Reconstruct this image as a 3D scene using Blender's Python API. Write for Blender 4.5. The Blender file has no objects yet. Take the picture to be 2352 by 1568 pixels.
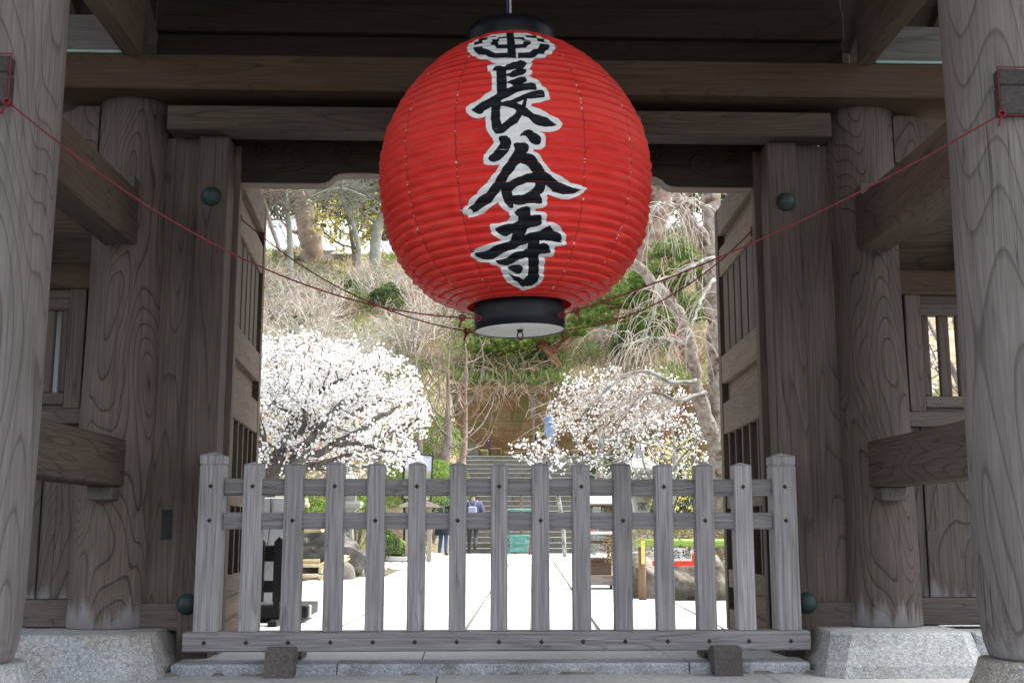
import bpy, bmesh, math, random
import numpy as np
from mathutils import Vector, Matrix, noise as mnoise
random.seed(7); RNG = np.random.default_rng(7)
SC = bpy.context.scene
COL = SC.collection
R = math.radians

# ------------------------------------------------------------------ camera, world, sun, exposure
CAM_Z = 0.66; PITCH = R(9.41); YAW = R(1.9); FPX = 2600.0          # focal length in pixels of a 2352 px wide picture
cam_d = bpy.data.cameras.new('camera'); cam = bpy.data.objects.new('camera', cam_d); COL.objects.link(cam)
cam.location = (0, 0, CAM_Z); cam.rotation_euler = (R(90) + PITCH, 0, -YAW)
cam_d.sensor_width = 36; cam_d.lens = FPX / 2352 * 36; cam_d.clip_end = 1000; cam_d.clip_start = 0.05
SC.camera = cam

world = bpy.data.worlds.new('World'); SC.world = world; world.use_nodes = True
wn = world.node_tree; bg = wn.nodes['Background']
sky = wn.nodes.new('ShaderNodeTexSky'); sky.sky_type = 'NISHITA'; sky.sun_disc = False
SUN_EL, SUN_AZ = R(60), R(75)
sky.sun_elevation = SUN_EL; sky.sun_rotation = SUN_AZ; sky.air_density = 1.0; sky.dust_density = 3.0; sky.ozone_density = 1.0
hs = wn.nodes.new('ShaderNodeHueSaturation'); hs.inputs['Saturation'].default_value = 0.26    # thin overcast whitens the sky
wn.links.new(sky.outputs[0], hs.inputs['Color']); wn.links.new(hs.outputs[0], bg.inputs[0])
bg.inputs[1].default_value = 0.15
sun_d = bpy.data.lights.new('sun', 'SUN'); sun = bpy.data.objects.new('sun', sun_d); COL.objects.link(sun)
sun_d.energy = 1.5; sun_d.angle = R(30); sun_d.color = (1.0, 0.96, 0.9)
# sun_rotation is measured clockwise from +Y seen from above
sdir = Vector((math.sin(SUN_AZ) * math.cos(SUN_EL), math.cos(SUN_AZ) * math.cos(SUN_EL), math.sin(SUN_EL)))
sun.rotation_euler = sdir.to_track_quat('Z', 'Y').to_euler(); sun.location = (6, -4, 20)
SC.view_settings.view_transform = 'Standard'; SC.view_settings.look = 'None'
SC.view_settings.exposure = 1.98; SC.view_settings.gamma = 1.0; SC.view_settings.use_curve_mapping = False
SC.render.engine = 'CYCLES'
SC.cycles.max_bounces = 8; SC.cycles.diffuse_bounces = 5; SC.cycles.transparent_max_bounces = 6
SC.cycles.use_denoising = True

_fh = np.array([math.sin(YAW), math.cos(YAW), 0]); _r = np.array([math.cos(YAW), -math.sin(YAW), 0]); _z = np.array([0, 0, 1.])
_fw = _fh * math.cos(PITCH) + _z * math.sin(PITCH); _up = -_fh * math.sin(PITCH) + _z * math.cos(PITCH)
def sight(x, y):
    """direction in which the photograph shows its pixel (x, y) of 2352 x 1568"""
    return _fw + _r * (x - 1176) / FPX + _up * (784 - y) / FPX
def at(x, y, Y):
    d = sight(x, y); return np.array([0, 0, CAM_Z]) + d * (Y / d[1])

# ------------------------------------------------------------------ material helpers
def new_mat(name):
    m = bpy.data.materials.new(name); m.use_nodes = True
    nt = m.node_tree; b = nt.nodes['Principled BSDF']; return m, nt, b
def N(nt, typ, **kw):
    n = nt.nodes.new(typ)
    for k, v in kw.items():
        if k.startswith('i_'): n.inputs[k[2:].replace('_', ' ')].default_value = v
        else: setattr(n, k, v)
    return n
def L(nt, a, b): nt.links.new(a, b)
def mth(nt, op, a=None, b=None, c=None, clamp=False):
    n = nt.nodes.new('ShaderNodeMath'); n.operation = op; n.use_clamp = clamp
    for i, v in enumerate((a, b, c)):
        if v is None: continue
        if isinstance(v, (int, float)): n.inputs[i].default_value = v
        else: nt.links.new(v, n.inputs[i])
    return n.outputs[0]
def mixc(nt, fac, a, b, mode='MIX'):
    n = nt.nodes.new('ShaderNodeMix'); n.data_type = 'RGBA'; n.blend_type = mode
    for i, v in ((0, fac), (6, a), (7, b)):
        if isinstance(v, (int, float)): n.inputs[i].default_value = v
        elif isinstance(v, (tuple, list)): n.inputs[i].default_value = (*v[:3], 1)
        else: nt.links.new(v, n.inputs[i])
    return n.outputs[2]
def ramp(nt, fac, stops, interp='LINEAR'):
    n = nt.nodes.new('ShaderNodeValToRGB'); n.color_ramp.interpolation = interp
    e = n.color_ramp.elements
    while len(e) < len(stops): e.new(0.5)
    for k, (p, c) in zip(e, stops):
        k.position = p; k.color = (c, c, c, 1) if isinstance(c, (int, float)) else (*c, 1)
    nt.links.new(fac, n.inputs[0]); return n.outputs[0]

def coords(nt, rnd=True):
    tc = nt.nodes.new('ShaderNodeTexCoord'); v = tc.outputs['Object']
    if rnd:
        oi = nt.nodes.new('ShaderNodeObjectInfo')
        cm = nt.nodes.new('ShaderNodeCombineXYZ')
        L(nt, mth(nt, 'MULTIPLY', oi.outputs['Random'], 31.7), cm.inputs[0])
        L(nt, mth(nt, 'MULTIPLY', oi.outputs['Random'], 57.3), cm.inputs[1])
        L(nt, mth(nt, 'MULTIPLY', oi.outputs['Random'], 83.1), cm.inputs[2])
        va = N(nt, 'ShaderNodeVectorMath', operation='ADD'); L(nt, v, va.inputs[0]); L(nt, cm.outputs[0], va.inputs[1]); v = va.outputs[0]
    return tc.outputs['Object'], v
def mapping(nt, v, scale):
    m = nt.nodes.new('ShaderNodeMapping'); m.inputs['Scale'].default_value = scale; L(nt, v, m.inputs['Vector']); return m.outputs[0]
def noise(nt, v, scale, detail=2.0, rough=0.5, dist=0.0):
    n = N(nt, 'ShaderNodeTexNoise'); n.inputs['Scale'].default_value = scale; n.inputs['Detail'].default_value = detail
    n.inputs['Roughness'].default_value = rough; n.inputs['Distortion'].default_value = dist
    L(nt, v, n.inputs['Vector']); return n.outputs[0]

def wood(name, axis, light, dark, across=3.2, along=0.9, rings=17, line=0.75, fibre=0.22, stain=0.35, bleach=0.0, rough=0.82, bump=0.35, warm=None):
    """weathered timber: growth rings cut by the surface show as contour lines that run along `axis`"""
    m, nt, b = new_mat(name)
    raw, v = coords(nt)
    s = [across] * 3; s[axis] = along
    h = noise(nt, mapping(nt, v, s), 1.0, 1.2, 0.45, 0.25)
    f = mth(nt, 'FRACT', mth(nt, 'MULTIPLY', h, rings))
    ln = ramp(nt, f, [(0.0, 0.12), (0.04, 0.0), (0.5, 0.07), (0.84, 0.24), (0.955, 1.0), (1.0, 0.5)])
    sb = [across * 2.6] * 3; sb[axis] = along * .32
    fb2 = mth(nt, 'FRACT', mth(nt, 'MULTIPLY', noise(nt, mapping(nt, v, sb), 1.0, 2.0, 0.5, 0.1), rings * 1.25))
    ln2 = ramp(nt, fb2, [(0.0, 0.25), (0.05, 0.0), (0.6, 0.15), (0.95, 1.0), (1.0, 0.4)])
    s2 = [90] * 3; s2[axis] = 3.0
    fb = noise(nt, mapping(nt, v, s2), 1.0, 3.0, 0.65)
    s3 = [1.6] * 3; s3[axis] = 0.6
    st = noise(nt, mapping(nt, v, s3), 1.0, 4.0, 0.6)
    c = mixc(nt, mth(nt, 'MAXIMUM', mth(nt, 'MULTIPLY', ln, line), mth(nt, 'MULTIPLY', ln2, line * .42)), light, dark)
    fbv = mth(nt, 'ADD', mth(nt, 'MULTIPLY', mth(nt, 'SUBTRACT', fb, 0.5), fibre * 4), 1.0)
    stv = mth(nt, 'ADD', mth(nt, 'MULTIPLY', mth(nt, 'SUBTRACT', st, 0.5), stain * 2.2), 1.0)
    mul = mth(nt, 'MULTIPLY', fbv, stv)
    cc = nt.nodes.new('ShaderNodeCombineColor')
    for i in range(3): L(nt, mul, cc.inputs[i])
    c = mixc(nt, 1.0, c, cc.outputs[0], 'MULTIPLY')
    oi = nt.nodes.new('ShaderNodeObjectInfo')                 # every piece of timber has its own tone
    s5 = [34] * 3; s5[axis] = 0.5
    ck = noise(nt, mapping(nt, v, s5), 1.0, 2.0, 0.5, 0.6)
    ck = ramp(nt, mth(nt, 'ABSOLUTE', mth(nt, 'SUBTRACT', ck, 0.5)), [(0.0, 1.0), (0.012, 0.0)])
    gate_ = ramp(nt, noise(nt, mapping(nt, v, [5 if q != axis else 1.2 for q in range(3)]), 1.0, 1.0), [(0.52, 0.0), (0.6, 1.0)])
    ck = mth(nt, 'MULTIPLY', ck, gate_)
    tone = mth(nt, 'ADD', mth(nt, 'MULTIPLY', oi.outputs['Random'], 0.34), 0.83); tone = mth(nt, 'MULTIPLY', tone, mth(nt, 'SUBTRACT', 1.0, mth(nt, 'MULTIPLY', ck, 0.62)))
    ct = nt.nodes.new('ShaderNodeCombineColor')
    for i in range(3): L(nt, tone, ct.inputs[i])
    c = mixc(nt, 1.0, c, ct.outputs[0], 'MULTIPLY')
    if warm:
        wv = noise(nt, mapping(nt, v, [1.1] * 3), 1.0, 2.0)
        c = mixc(nt, ramp(nt, wv, [(0.42, 0.0), (0.62, 0.55)]), c, warm)
    if bleach:                                             # splash-bleached grey foot with a ragged upper edge
        sep = nt.nodes.new('ShaderNodeSeparateXYZ'); L(nt, raw, sep.inputs[0])
        s4 = [16, 16, 1.6]
        rg = noise(nt, mapping(nt, v, s4), 1.0, 4.0, 0.65)
        zz = mth(nt, 'ADD', sep.outputs[2], mth(nt, 'MULTIPLY', mth(nt, 'SUBTRACT', rg, 0.5), -0.42))
        mk = ramp(nt, mth(nt, 'ADD', zz, 0.4), [(0.4 + bleach - 0.055, 1.0), (0.4 + bleach + 0.03, 0.0)])
        c = mixc(nt, mth(nt, 'MULTIPLY', mk, 0.5), c, (0.30, 0.295, 0.315))
    L(nt, c, b.inputs['Base Color'])
    b.inputs['Roughness'].default_value = rough
    b.inputs['Specular IOR Level'].default_value = 0.25
    bp = nt.nodes.new('ShaderNodeBump'); bp.inputs['Strength'].default_value = bump; bp.inputs['Distance'].default_value = 0.004
    L(nt, mth(nt, 'ADD', mth(nt, 'MULTIPLY', ln, -0.7), mth(nt, 'MULTIPLY', fb, 0.8)), bp.inputs['Height'])
    L(nt, bp.outputs[0], b.inputs['Normal'])
    return m

def mottled(name, c1, c2, scale=6.0, rough=0.8, c3=None, bump=0.0, bscale=None, fine=0.0, metallic=0.0, spec=0.3, rnd=True, detail=5.0, lo=0.35, hi=0.65, dist=0.01):
    m, nt, b = new_mat(name)
    raw, v = coords(nt, rnd)
    n1 = noise(nt, v, scale, detail, 0.6)
    c = mixc(nt, ramp(nt, n1, [(lo, 0.0), (hi, 1.0)]), c1, c2)
    if c3:
        n2 = noise(nt, v, scale * 0.37 + 0.11, 4.0, 0.65)
        c = mixc(nt, ramp(nt, n2, [(0.5, 0.0), (0.62, 1.0)]), c, c3)
    if fine:
        n3 = noise(nt, v, scale * 22, 2.0, 0.7)
        f = mth(nt, 'ADD', mth(nt, 'MULTIPLY', mth(nt, 'SUBTRACT', n3, 0.5), fine * 4), 1.0)
        cc = nt.nodes.new('ShaderNodeCombineColor')
        for i in range(3): L(nt, f, cc.inputs[i])
        c = mixc(nt, 1.0, c, cc.outputs[0], 'MULTIPLY')
    L(nt, c, b.inputs['Base Color']); b.inputs['Roughness'].default_value = rough
    b.inputs['Metallic'].default_value = metallic; b.inputs['Specular IOR Level'].default_value = spec
    if bump:
        bp = nt.nodes.new('ShaderNodeBump'); bp.inputs['Strength'].default_value = bump; bp.inputs['Distance'].default_value = dist
        L(nt, noise(nt, v, bscale or scale * 3, 5.0, 0.65), bp.inputs['Height']); L(nt, bp.outputs[0], b.inputs['Normal'])
    return m
def leafy(name, c1, c2, trans=0.25, rough=0.55, spread=1.0):
    """leaf colour varying from leaf clump to leaf clump, a little light passing through"""
    m, nt, b = new_mat(name)
    raw, v = coords(nt, True)
    n1 = noise(nt, v, 9.0 * spread, 3.0, 0.7)
    c = mixc(nt, ramp(nt, n1, [(0.35, 0.0), (0.65, 1.0)]), c1, c2)
    L(nt, c, b.inputs['Base Color']); b.inputs['Roughness'].default_value = rough; b.inputs['Specular IOR Level'].default_value = 0.25
    tr = nt.nodes.new('ShaderNodeBsdfTranslucent'); L(nt, c, tr.inputs[0])
    mx = nt.nodes.new('ShaderNodeMixShader'); mx.inputs[0].default_value = trans
    L(nt, b.outputs[0], mx.inputs[1]); L(nt, tr.outputs[0], mx.inputs[2]); L(nt, mx.outputs[0], nt.nodes['Material Output'].inputs[0])
    return m

# ------------------------------------------------------------------ geometry helpers
class MB:
    """collects vertices and faces in world coordinates; build() makes ONE mesh object"""
    def __init__(s): s.v = []; s.f = []; s.m = []; s.mi = 0; s.sm = []; s.smooth = False
    def add(s, vs, fs):
        o = len(s.v); s.v += [tuple(map(float, p)) for p in vs]; s.f += [tuple(i + o for i in f) for f in fs]
        s.m += [s.mi] * len(fs); s.sm += [s.smooth] * len(fs); return s
    def box(s, x0, x1, y0, y1, z0, z1, ch=0.0):
        return s.obox((x0, y0, z0), (1, 0, 0), (0, 1, 0), (0, 0, 1), x1 - x0, y1 - y0, z1 - z0, ch)
    def obox(s, o, ax, ay, az, lx, ly, lz, ch=0.0):
        o, ax, ay, az = (np.array(t, float) for t in (o, ax, ay, az))
        if ch <= 0 or min(lx, ly, lz) < 2.2 * ch:
            P = [o + ax * (lx * i) + ay * (ly * j) + az * (lz * k) for k in (0, 1) for j in (0, 1) for i in (0, 1)]
            return s.add(P, [(0, 2, 3, 1), (4, 5, 7, 6), (0, 1, 5, 4), (2, 6, 7, 3), (0, 4, 6, 2), (1, 3, 7, 5)])
        Ls = (lx, ly, lz); P = []; idx = {}
        for k in (0, 1):
            for j in (0, 1):
                for i in (0, 1):
                    for a in range(3):                     # three verts per corner, each pulled in along the other two axes
                        t = [i, j, k]; q = [0, 0, 0]
                        for d in range(3):
                            q[d] = t[d] * Ls[d] + (0 if d == a else (ch if t[d] == 0 else -ch))
                        idx[(i, j, k, a)] = len(P); P.append(o + ax * q[0] + ay * q[1] + az * q[2])
        F = []
        g = lambda i, j, k, a: idx[(i, j, k, a)]
        F += [(g(0,0,0,0), g(0,0,1,0), g(0,1,1,0), g(0,1,0,0)), (g(1,0,0,0), g(1,1,0,0), g(1,1,1,0), g(1,0,1,0))]
        F += [(g(0,0,0,1), g(1,0,0,1), g(1,0,1,1), g(0,0,1,1)), (g(0,1,0,1), g(0,1,1,1), g(1,1,1,1), g(1,1,0,1))]
        F += [(g(0,0,0,2), g(0,1,0,2), g(1,1,0,2), g(1,0,0,2)), (g(0,0,1,2), g(1,0,1,2), g(1,1,1,2), g(0,1,1,2))]
        for j in (0, 1):
            for k in (0, 1): F.append((g(0,j,k,1), g(1,j,k,1), g(1,j,k,2), g(0,j,k,2)))
        for i in (0, 1):
            for k in (0, 1): F.append((g(i,0,k,0), g(i,1,k,0), g(i,1,k,2), g(i,0,k,2)))
        for i in (0, 1):
            for j in (0, 1): F.append((g(i,j,0,0), g(i,j,1,0), g(i,j,1,1), g(i,j,0,1)))
        for i in (0, 1):
            for j in (0, 1):
                for k in (0, 1): F.append((g(i,j,k,0), g(i,j,k,1), g(i,j,k,2)))
        return s.add(P, F)
    def lathe(s, prof, c=(0, 0), n=32, wob=None, cap=True):
        P = []; F = []
        for z, r in prof:
            for i in range(n):
                a = 2 * math.pi * i / n; rr = r + (wob(a, z) if wob else 0)
                P.append((c[0] + rr * math.cos(a), c[1] + rr * math.sin(a), z))
        for k in range(len(prof) - 1):
            for i in range(n):
                j = (i + 1) % n; F.append((k * n + i, k * n + j, (k + 1) * n + j, (k + 1) * n + i))
        if cap:
            F.append(tuple(range(n))[::-1]); F.append(tuple((len(prof) - 1) * n + i for i in range(n)))
        return s.add(P, F)
    def tube(s, pts, rad, n=6, cap=True):
        pts = [np.array(p, float) for p in pts]; m = len(pts)
        rad = [rad] * m if isinstance(rad, (int, float)) else list(rad)
        P = []; u = None
        for i in range(m):
            t = pts[min(i + 1, m - 1)] - pts[max(i - 1, 0)]; t = t / (np.linalg.norm(t) + 1e-9)
            if u is None:
                u = np.cross(t, (0, 0, 1.) if abs(t[2]) < 0.9 else (1., 0, 0))
            u = u - t * (u @ t); u = u / (np.linalg.norm(u) + 1e-9); w = np.cross(t, u)
            for k in range(n):
                a = 2 * math.pi * k / n; P.append(pts[i] + rad[i] * (u * math.cos(a) + w * math.sin(a)))
        F = [(i * n + k, i * n + (k + 1) % n, (i + 1) * n + (k + 1) % n, (i + 1) * n + k) for i in range(m - 1) for k in range(n)]
        if cap: F += [tuple(range(n))[::-1], tuple((m - 1) * n + k for k in range(n))]
        return s.add(P, F)
    def prism(s, poly, axis, a, b):
        """extrude a polygon (2-D points) along axis 0/1/2 between a and b"""
        n = len(poly); P = []
        for t in (a, b):
            for p, q in poly:
                P.append({0: (t, p, q), 1: (p, t, q), 2: (p, q, t)}[axis])
        F = [tuple(range(n)), tuple(range(2 * n - 1, n - 1, -1))] + [(i, (i + 1) % n, n + (i + 1) % n, n + i) for i in range(n)]
        return s.add(P, F)
    def build(s, name, mats, parent=None, origin=None):
        me = bpy.data.meshes.new(name)
        o0 = np.array(origin if origin is not None else (parent_loc(parent) if parent else (0, 0, 0)), float)
        me.from_pydata([tuple(np.array(p) - o0) for p in s.v], [], s.f)
        mats = mats if isinstance(mats, (list, tuple)) else [mats]
        for m in mats: me.materials.append(m)
        me.polygons.foreach_set('material_index', s.m); me.polygons.foreach_set('use_smooth', s.sm)
        bm = bmesh.new(); bm.from_mesh(me); bmesh.ops.recalc_face_normals(bm, faces=bm.faces); bm.to_mesh(me); bm.free()
        o = bpy.data.objects.new(name, me); COL.objects.link(o)
        if parent: o.parent = parent
        if origin is not None: o.location = np.array(origin) - (parent_loc(parent) if parent else 0)
        return o
def parent_loc(p):
    l = np.zeros(3)
    while p is not None: l = l + np.array(p.location); p = p.parent
    return l
def tag(o, label, cat, group=None, kind=None):
    o['label'] = label; o['category'] = cat
    if group: o['group'] = group
    if kind: o['kind'] = kind
    return o
def thing(name, label, cat, loc=(0, 0, 0), group=None):
    o = bpy.data.objects.new(name, None); COL.objects.link(o); o.location = loc; o.empty_display_size = 0.1
    return tag(o, label, cat, group)
def structure(o, label=None, cat=None):
    o['kind'] = 'structure'
    if label: o['label'] = label
    if cat: o['category'] = cat
    return o
def raw_mesh(name, V, F, mats, mi=None, parent=None, smooth=False):
    """fast mesh from numpy arrays; F is (n,k) with constant k"""
    me = bpy.data.meshes.new(name); n, k = F.shape
    me.vertices.add(len(V)); me.vertices.foreach_set('co', np.asarray(V, np.float32).ravel())
    me.loops.add(n * k); me.loops.foreach_set('vertex_index', F.astype(np.int32).ravel())
    me.polygons.add(n); me.polygons.foreach_set('loop_start', np.arange(0, n * k, k, dtype=np.int32))
    for m in (mats if isinstance(mats, (list, tuple)) else [mats]): me.materials.append(m)
    if mi is not None: me.polygons.foreach_set('material_index', np.asarray(mi, np.int32))
    me.polygons.foreach_set('use_smooth', [smooth] * n)
    me.update(calc_edges=True); me.validate()
    o = bpy.data.objects.new(name, me); COL.objects.link(o)
    if parent: o.parent = parent
    return o
def rand_rot(n, rng=RNG, up=0.0):
    q = rng.normal(size=(n, 4)); q[:, 0] += up; q /= np.linalg.norm(q, axis=1)[:, None]
    w, x, y, z = q.T
    return np.stack([np.stack([1-2*(y*y+z*z), 2*(x*y-w*z), 2*(x*z+w*y)], -1),
                     np.stack([2*(x*y+w*z), 1-2*(x*x+z*z), 2*(y*z-w*x)], -1),
                     np.stack([2*(x*z-w*y), 2*(y*z+w*x), 1-2*(x*x+y*y)], -1)], 1)
def scatter(tv, tf, pos, size, rot=None, rng=RNG):
    n = len(pos); tv = np.asarray(tv, float); tf = np.asarray(tf)
    rot = rand_rot(n, rng) if rot is None else rot
    V = np.einsum('nij,kj->nki', rot, tv) * np.asarray(size).reshape(-1, 1, 1) + pos[:, None, :]
    F = tf[None] + (np.arange(n) * len(tv))[:, None, None]
    return V.reshape(-1, 3), F.reshape(-1, tf.shape[1])
OCTA = ([(1,0,0),(-1,0,0),(0,1,0),(0,-1,0),(0,0,.7),(0,0,-.7)], [(0,2,4),(2,1,4),(1,3,4),(3,0,4),(2,0,5),(1,2,5),(3,1,5),(0,3,5)])
LEAF = ([(-.5,0,0),(0,-.28,.06),(.5,0,0),(0,.28,.06)], [(0,1,2),(0,2,3)])
BLADE = ([(-.05,0,0),(.05,0,0),(.02,.12,.6),(0,.35,1)], [(0,1,2),(0,2,3)])

def copy_tree(o, parent=None):
    c = o.copy(); COL.objects.link(c)
    if parent: c.parent = parent
    for ch in o.children: copy_tree(ch, c)
    return c

# ------------------------------------------------------------------ trees by space colonisation
def grow(start, attr, step=0.12, infl=0.9, kill=0.2, maxit=160, jitter=0.15, droop=0.0, rng=RNG):
    pos = [np.array(p, float) for p in start]; par = [-1] + list(range(len(start) - 1))
    attr = np.array(attr, float); P = np.array(pos)
    d = np.linalg.norm(attr[:, None] - P[None], axis=2); near = d.argmin(1); dist = d.min(1)
    alive = np.ones(len(attr), bool)
    for it in range(maxit):
        act = alive & (dist < infl)
        if not act.any():
            if it == 0: act = alive & (dist < dist[alive].min() + 0.3)
            else: break
        nn = near[act]; dv = attr[act] - np.array(pos)[nn]; dv /= np.linalg.norm(dv, axis=1)[:, None] + 1e-9
        uq, inv = np.unique(nn, return_inverse=True)
        acc = np.zeros((len(uq), 3)); np.add.at(acc, inv, dv)
        acc += rng.normal(size=acc.shape) * jitter; acc[:, 2] -= droop
        acc /= np.linalg.norm(acc, axis=1)[:, None] + 1e-9
        new = np.array(pos)[uq] + acc * step
        base = len(pos)
        for q, p in zip(uq, new): pos.append(p); par.append(int(q))
        d = np.linalg.norm(attr[:, None] - new[None], axis=2); j = d.argmin(1); dm = d.min(1)
        b = dm < dist; near[b] = base + j[b]; dist[b] = dm[b]
        alive &= dist > kill
        if len(pos) > 6000 or not alive.any(): break
    return np.array(pos), np.array(par)
def radii(par, tip=0.006, power=2.3, rmax=None):
    n = len(par); s = np.zeros(n)
    for i in range(n - 1, -1, -1):
        if s[i] == 0: s[i] = tip ** power
        if par[i] >= 0: s[par[i]] += s[i]
    q = s / tip ** power                                  # leaves carried by each piece
    k = math.log(rmax / tip) / math.log(max(q.max(), 2)) if rmax else 1 / power
    return tip * q ** k
def tree_mesh(mb, pos, par, rad, wig=0.0, rng=RNG):
    n = len(pos); kids = [[] for _ in range(n)]
    for i, p in enumerate(par):
        if p >= 0: kids[p].append(i)
    stack = [(0, None)]
    while stack:
        i, pre = stack.pop(); ch = [] if pre is None else [pre]; ch.append(i)
        while kids[ch[-1]]:
            k = sorted(kids[ch[-1]], key=lambda q: -rad[q]); 
            for o in k[1:]: stack.append((o, ch[-1]))
            ch.append(k[0])
        if len(ch) < 2: continue
        pts = pos[ch]; rr = rad[ch].copy()
        if pre is not None: rr[0] = min(rr[0], rr[1] * 1.15)
        rr[-1] *= 0.6
        sides = 8 if rr.max() > 0.06 else (5 if rr.max() > 0.02 else 3)
        if sides == 3 and len(pts) > 4: 
            keep = list(range(0, len(pts) - 1, 2)) + [len(pts) - 1]; pts = pts[keep]; rr = rr[keep]
        mb.smooth = sides > 3; mb.tube(pts, rr, sides, cap=False)
def ellipsoid(c, r, n, rng=RNG, shell=0.0, zmin=-1.0, pw=2.0):
    out = []
    while len(out) < n:
        p = rng.uniform(-1, 1, (n * 3, 3)); d = (np.abs(p) ** pw).sum(1) ** (1 / pw)
        p = p[(d < 1) & (d > shell) & (p[:, 2] > zmin)]; out += list(p[: n - len(out)])
    return np.array(c) + np.array(out) * np.array(r)
# ------------------------------------------------------------------ materials
GREY, GREYD = (0.215, 0.205, 0.215), (0.075, 0.068, 0.07)
BROWN, BROWND = (0.125, 0.098, 0.082), (0.035, 0.027, 0.022)
W_FRONT = wood('grey_front_pillar_wood', 2, (0.1583, 0.144, 0.1411), (0.053, 0.044, 0.0415), across=2.8, along=0.36, rings=26, line=0.66, fibre=0.26, stain=0.6, bleach=0.05)
W_MAIN = wood('brown_grey_pillar_wood', 2, (0.0929, 0.0748, 0.0662), (0.0181, 0.0133, 0.0112), across=3.2, along=0.8, rings=28, line=0.82, fibre=0.28, stain=0.6, bleach=0.09)
W_Z = wood('brown_grey_timber_upright', 2, (0.0843, 0.0671, 0.0576), (0.0232, 0.0172, 0.0142), across=5.5, along=0.26, rings=24, line=0.62, fibre=0.36, stain=0.5)
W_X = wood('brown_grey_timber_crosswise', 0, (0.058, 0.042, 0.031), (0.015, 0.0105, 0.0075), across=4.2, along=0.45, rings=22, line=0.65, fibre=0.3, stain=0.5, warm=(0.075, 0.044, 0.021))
W_TOP = wood('roof_shaded_beam_wood', 0, (0.0273, 0.0194, 0.0142), (0.0084, 0.0058, 0.0042), across=4.2, along=0.45, rings=20, line=0.6, fibre=0.25, stain=0.5)  # roof shade over these inner timbers is put into the dark colour
W_OUT = wood('side_lit_grey_beam_wood', 0, (0.135, 0.128, 0.128), (0.05, 0.046, 0.046), across=5, along=0.5, rings=16, line=0.5)  # weathered grey, painted paler for light from the open sides
W_SILL = wood('dark_grey_sill_wood', 0, (0.085, 0.071, 0.064), (0.023, 0.0185, 0.016), across=7, along=0.8, rings=24, line=0.6, fibre=0.3, stain=0.45)
W_Y = wood('brown_grey_timber_lengthwise', 1, (0.078, 0.059, 0.046), (0.02, 0.0145, 0.011), across=4.6, along=0.6, rings=22, line=0.62, fibre=0.3, stain=0.5)
W_DOORZ = wood('brown_door_board', 2, (0.086, 0.064, 0.05), (0.028, 0.019, 0.015), across=6, along=0.4, rings=18, line=0.55, fibre=0.32, stain=0.4)
W_DOORY = wood('tan_grey_door_rail', 1, (0.1403, 0.1062, 0.0782), (0.0425, 0.0289, 0.0213), across=6, along=0.9, rings=22, line=0.65, fibre=0.28, stain=0.4)
W_WALLZ = wood('dark_grey_wall_board', 2, (0.088, 0.074, 0.067), (0.022, 0.0175, 0.015), across=3.4, along=0.8, rings=26, line=0.8, fibre=0.26, stain=0.55, bleach=0.345)
W_FZ = wood('silver_grey_fence_upright', 2, (0.27, 0.2633, 0.2719), (0.1125, 0.1046, 0.1077), across=9, along=0.3, rings=16, line=0.55, fibre=0.46, stain=0.36)
W_FX = wood('silver_grey_fence_rail', 0, (0.216, 0.2083, 0.2155), (0.0792, 0.0736, 0.0752), across=9, along=0.45, rings=18, line=0.62, fibre=0.42, stain=0.34)
W_EDGE = wood('ground_lit_board_edge', 0, (0.22, 0.18, 0.145), (0.10, 0.075, 0.055), across=6, along=0.5, rings=16, line=0.5)  # pale tan paints the light bounced up from the ground
W_LINT = wood('grey_brown_lintel_wood', 0, (0.074, 0.058, 0.047), (0.02, 0.015, 0.012), across=4.2, along=0.5, rings=24, line=0.65, fibre=0.3, stain=0.5)
W_ROOF = wood('dark_rafter_wood', 1, (0.045, 0.034, 0.027), (0.018, 0.013, 0.010), across=5, along=0.5, rings=12, line=0.5)
W_FOOT = wood('grey_block_wood', 1, (0.105, 0.095, 0.090), (0.04, 0.034, 0.032), across=7, along=0.8, rings=20, line=0.6, fibre=0.34)
W_NOSE = wood('dark_grey_beam_end', 1, (0.050, 0.046, 0.045), (0.018, 0.016, 0.0155), across=9, along=0.8, rings=14, line=0.6, fibre=0.34)
GRANITE = mottled('blue_grey_granite', (0.25, 0.268, 0.285), (0.36, 0.372, 0.38), 2.6, 0.85, c3=(0.25, 0.225, 0.195), bump=0.5, bscale=60, fine=0.42, dist=0.006)
def speckle(m):
    nt = m.node_tree; b = nt.nodes['Principled BSDF']; raw, v = coords(nt)
    src = b.inputs['Base Color'].links[0].from_socket
    n = noise(nt, v, 190, 2.0, 0.75); k = ramp(nt, n, [(0.36, 0.75), (0.45, 0.0)])
    c = mixc(nt, k, src, (0.07, 0.075, 0.085)); k2 = ramp(nt, noise(nt, v, 150, 1.0), [(0.60, 0.0), (0.68, 0.55)])
    L(nt, mixc(nt, k2, c, (0.62, 0.62, 0.6)), b.inputs['Base Color'])
speckle(GRANITE)
KERB = mottled('worn_granite_kerb', (0.24, 0.265, 0.30), (0.38, 0.405, 0.43), 3.5, 0.85, c3=(0.13, 0.125, 0.12), bump=0.5, bscale=50, fine=0.4, dist=0.006); speckle(KERB)
STREET = mottled('grey_street_stone', (0.32, 0.33, 0.335), (0.39, 0.40, 0.40), 1.7, 0.9, c3=(0.33, 0.335, 0.335), bump=0.25, bscale=80, fine=0.22)
THRESH = mottled('smooth_grey_threshold_stone', (0.42, 0.435, 0.445), (0.50, 0.51, 0.52), 2.0, 0.85, fine=0.15, bump=0.15, bscale=70)
PAVE = mottled('pale_paving_stone', (0.47, 0.47, 0.46), (0.60, 0.60, 0.585), 1.2, 0.9, fine=0.10, bump=0.2, bscale=40)
JOINT = mottled('sandy_paving_joint', (0.13, 0.125, 0.11), (0.20, 0.19, 0.165), 9, 0.95, fine=0.2)
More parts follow.
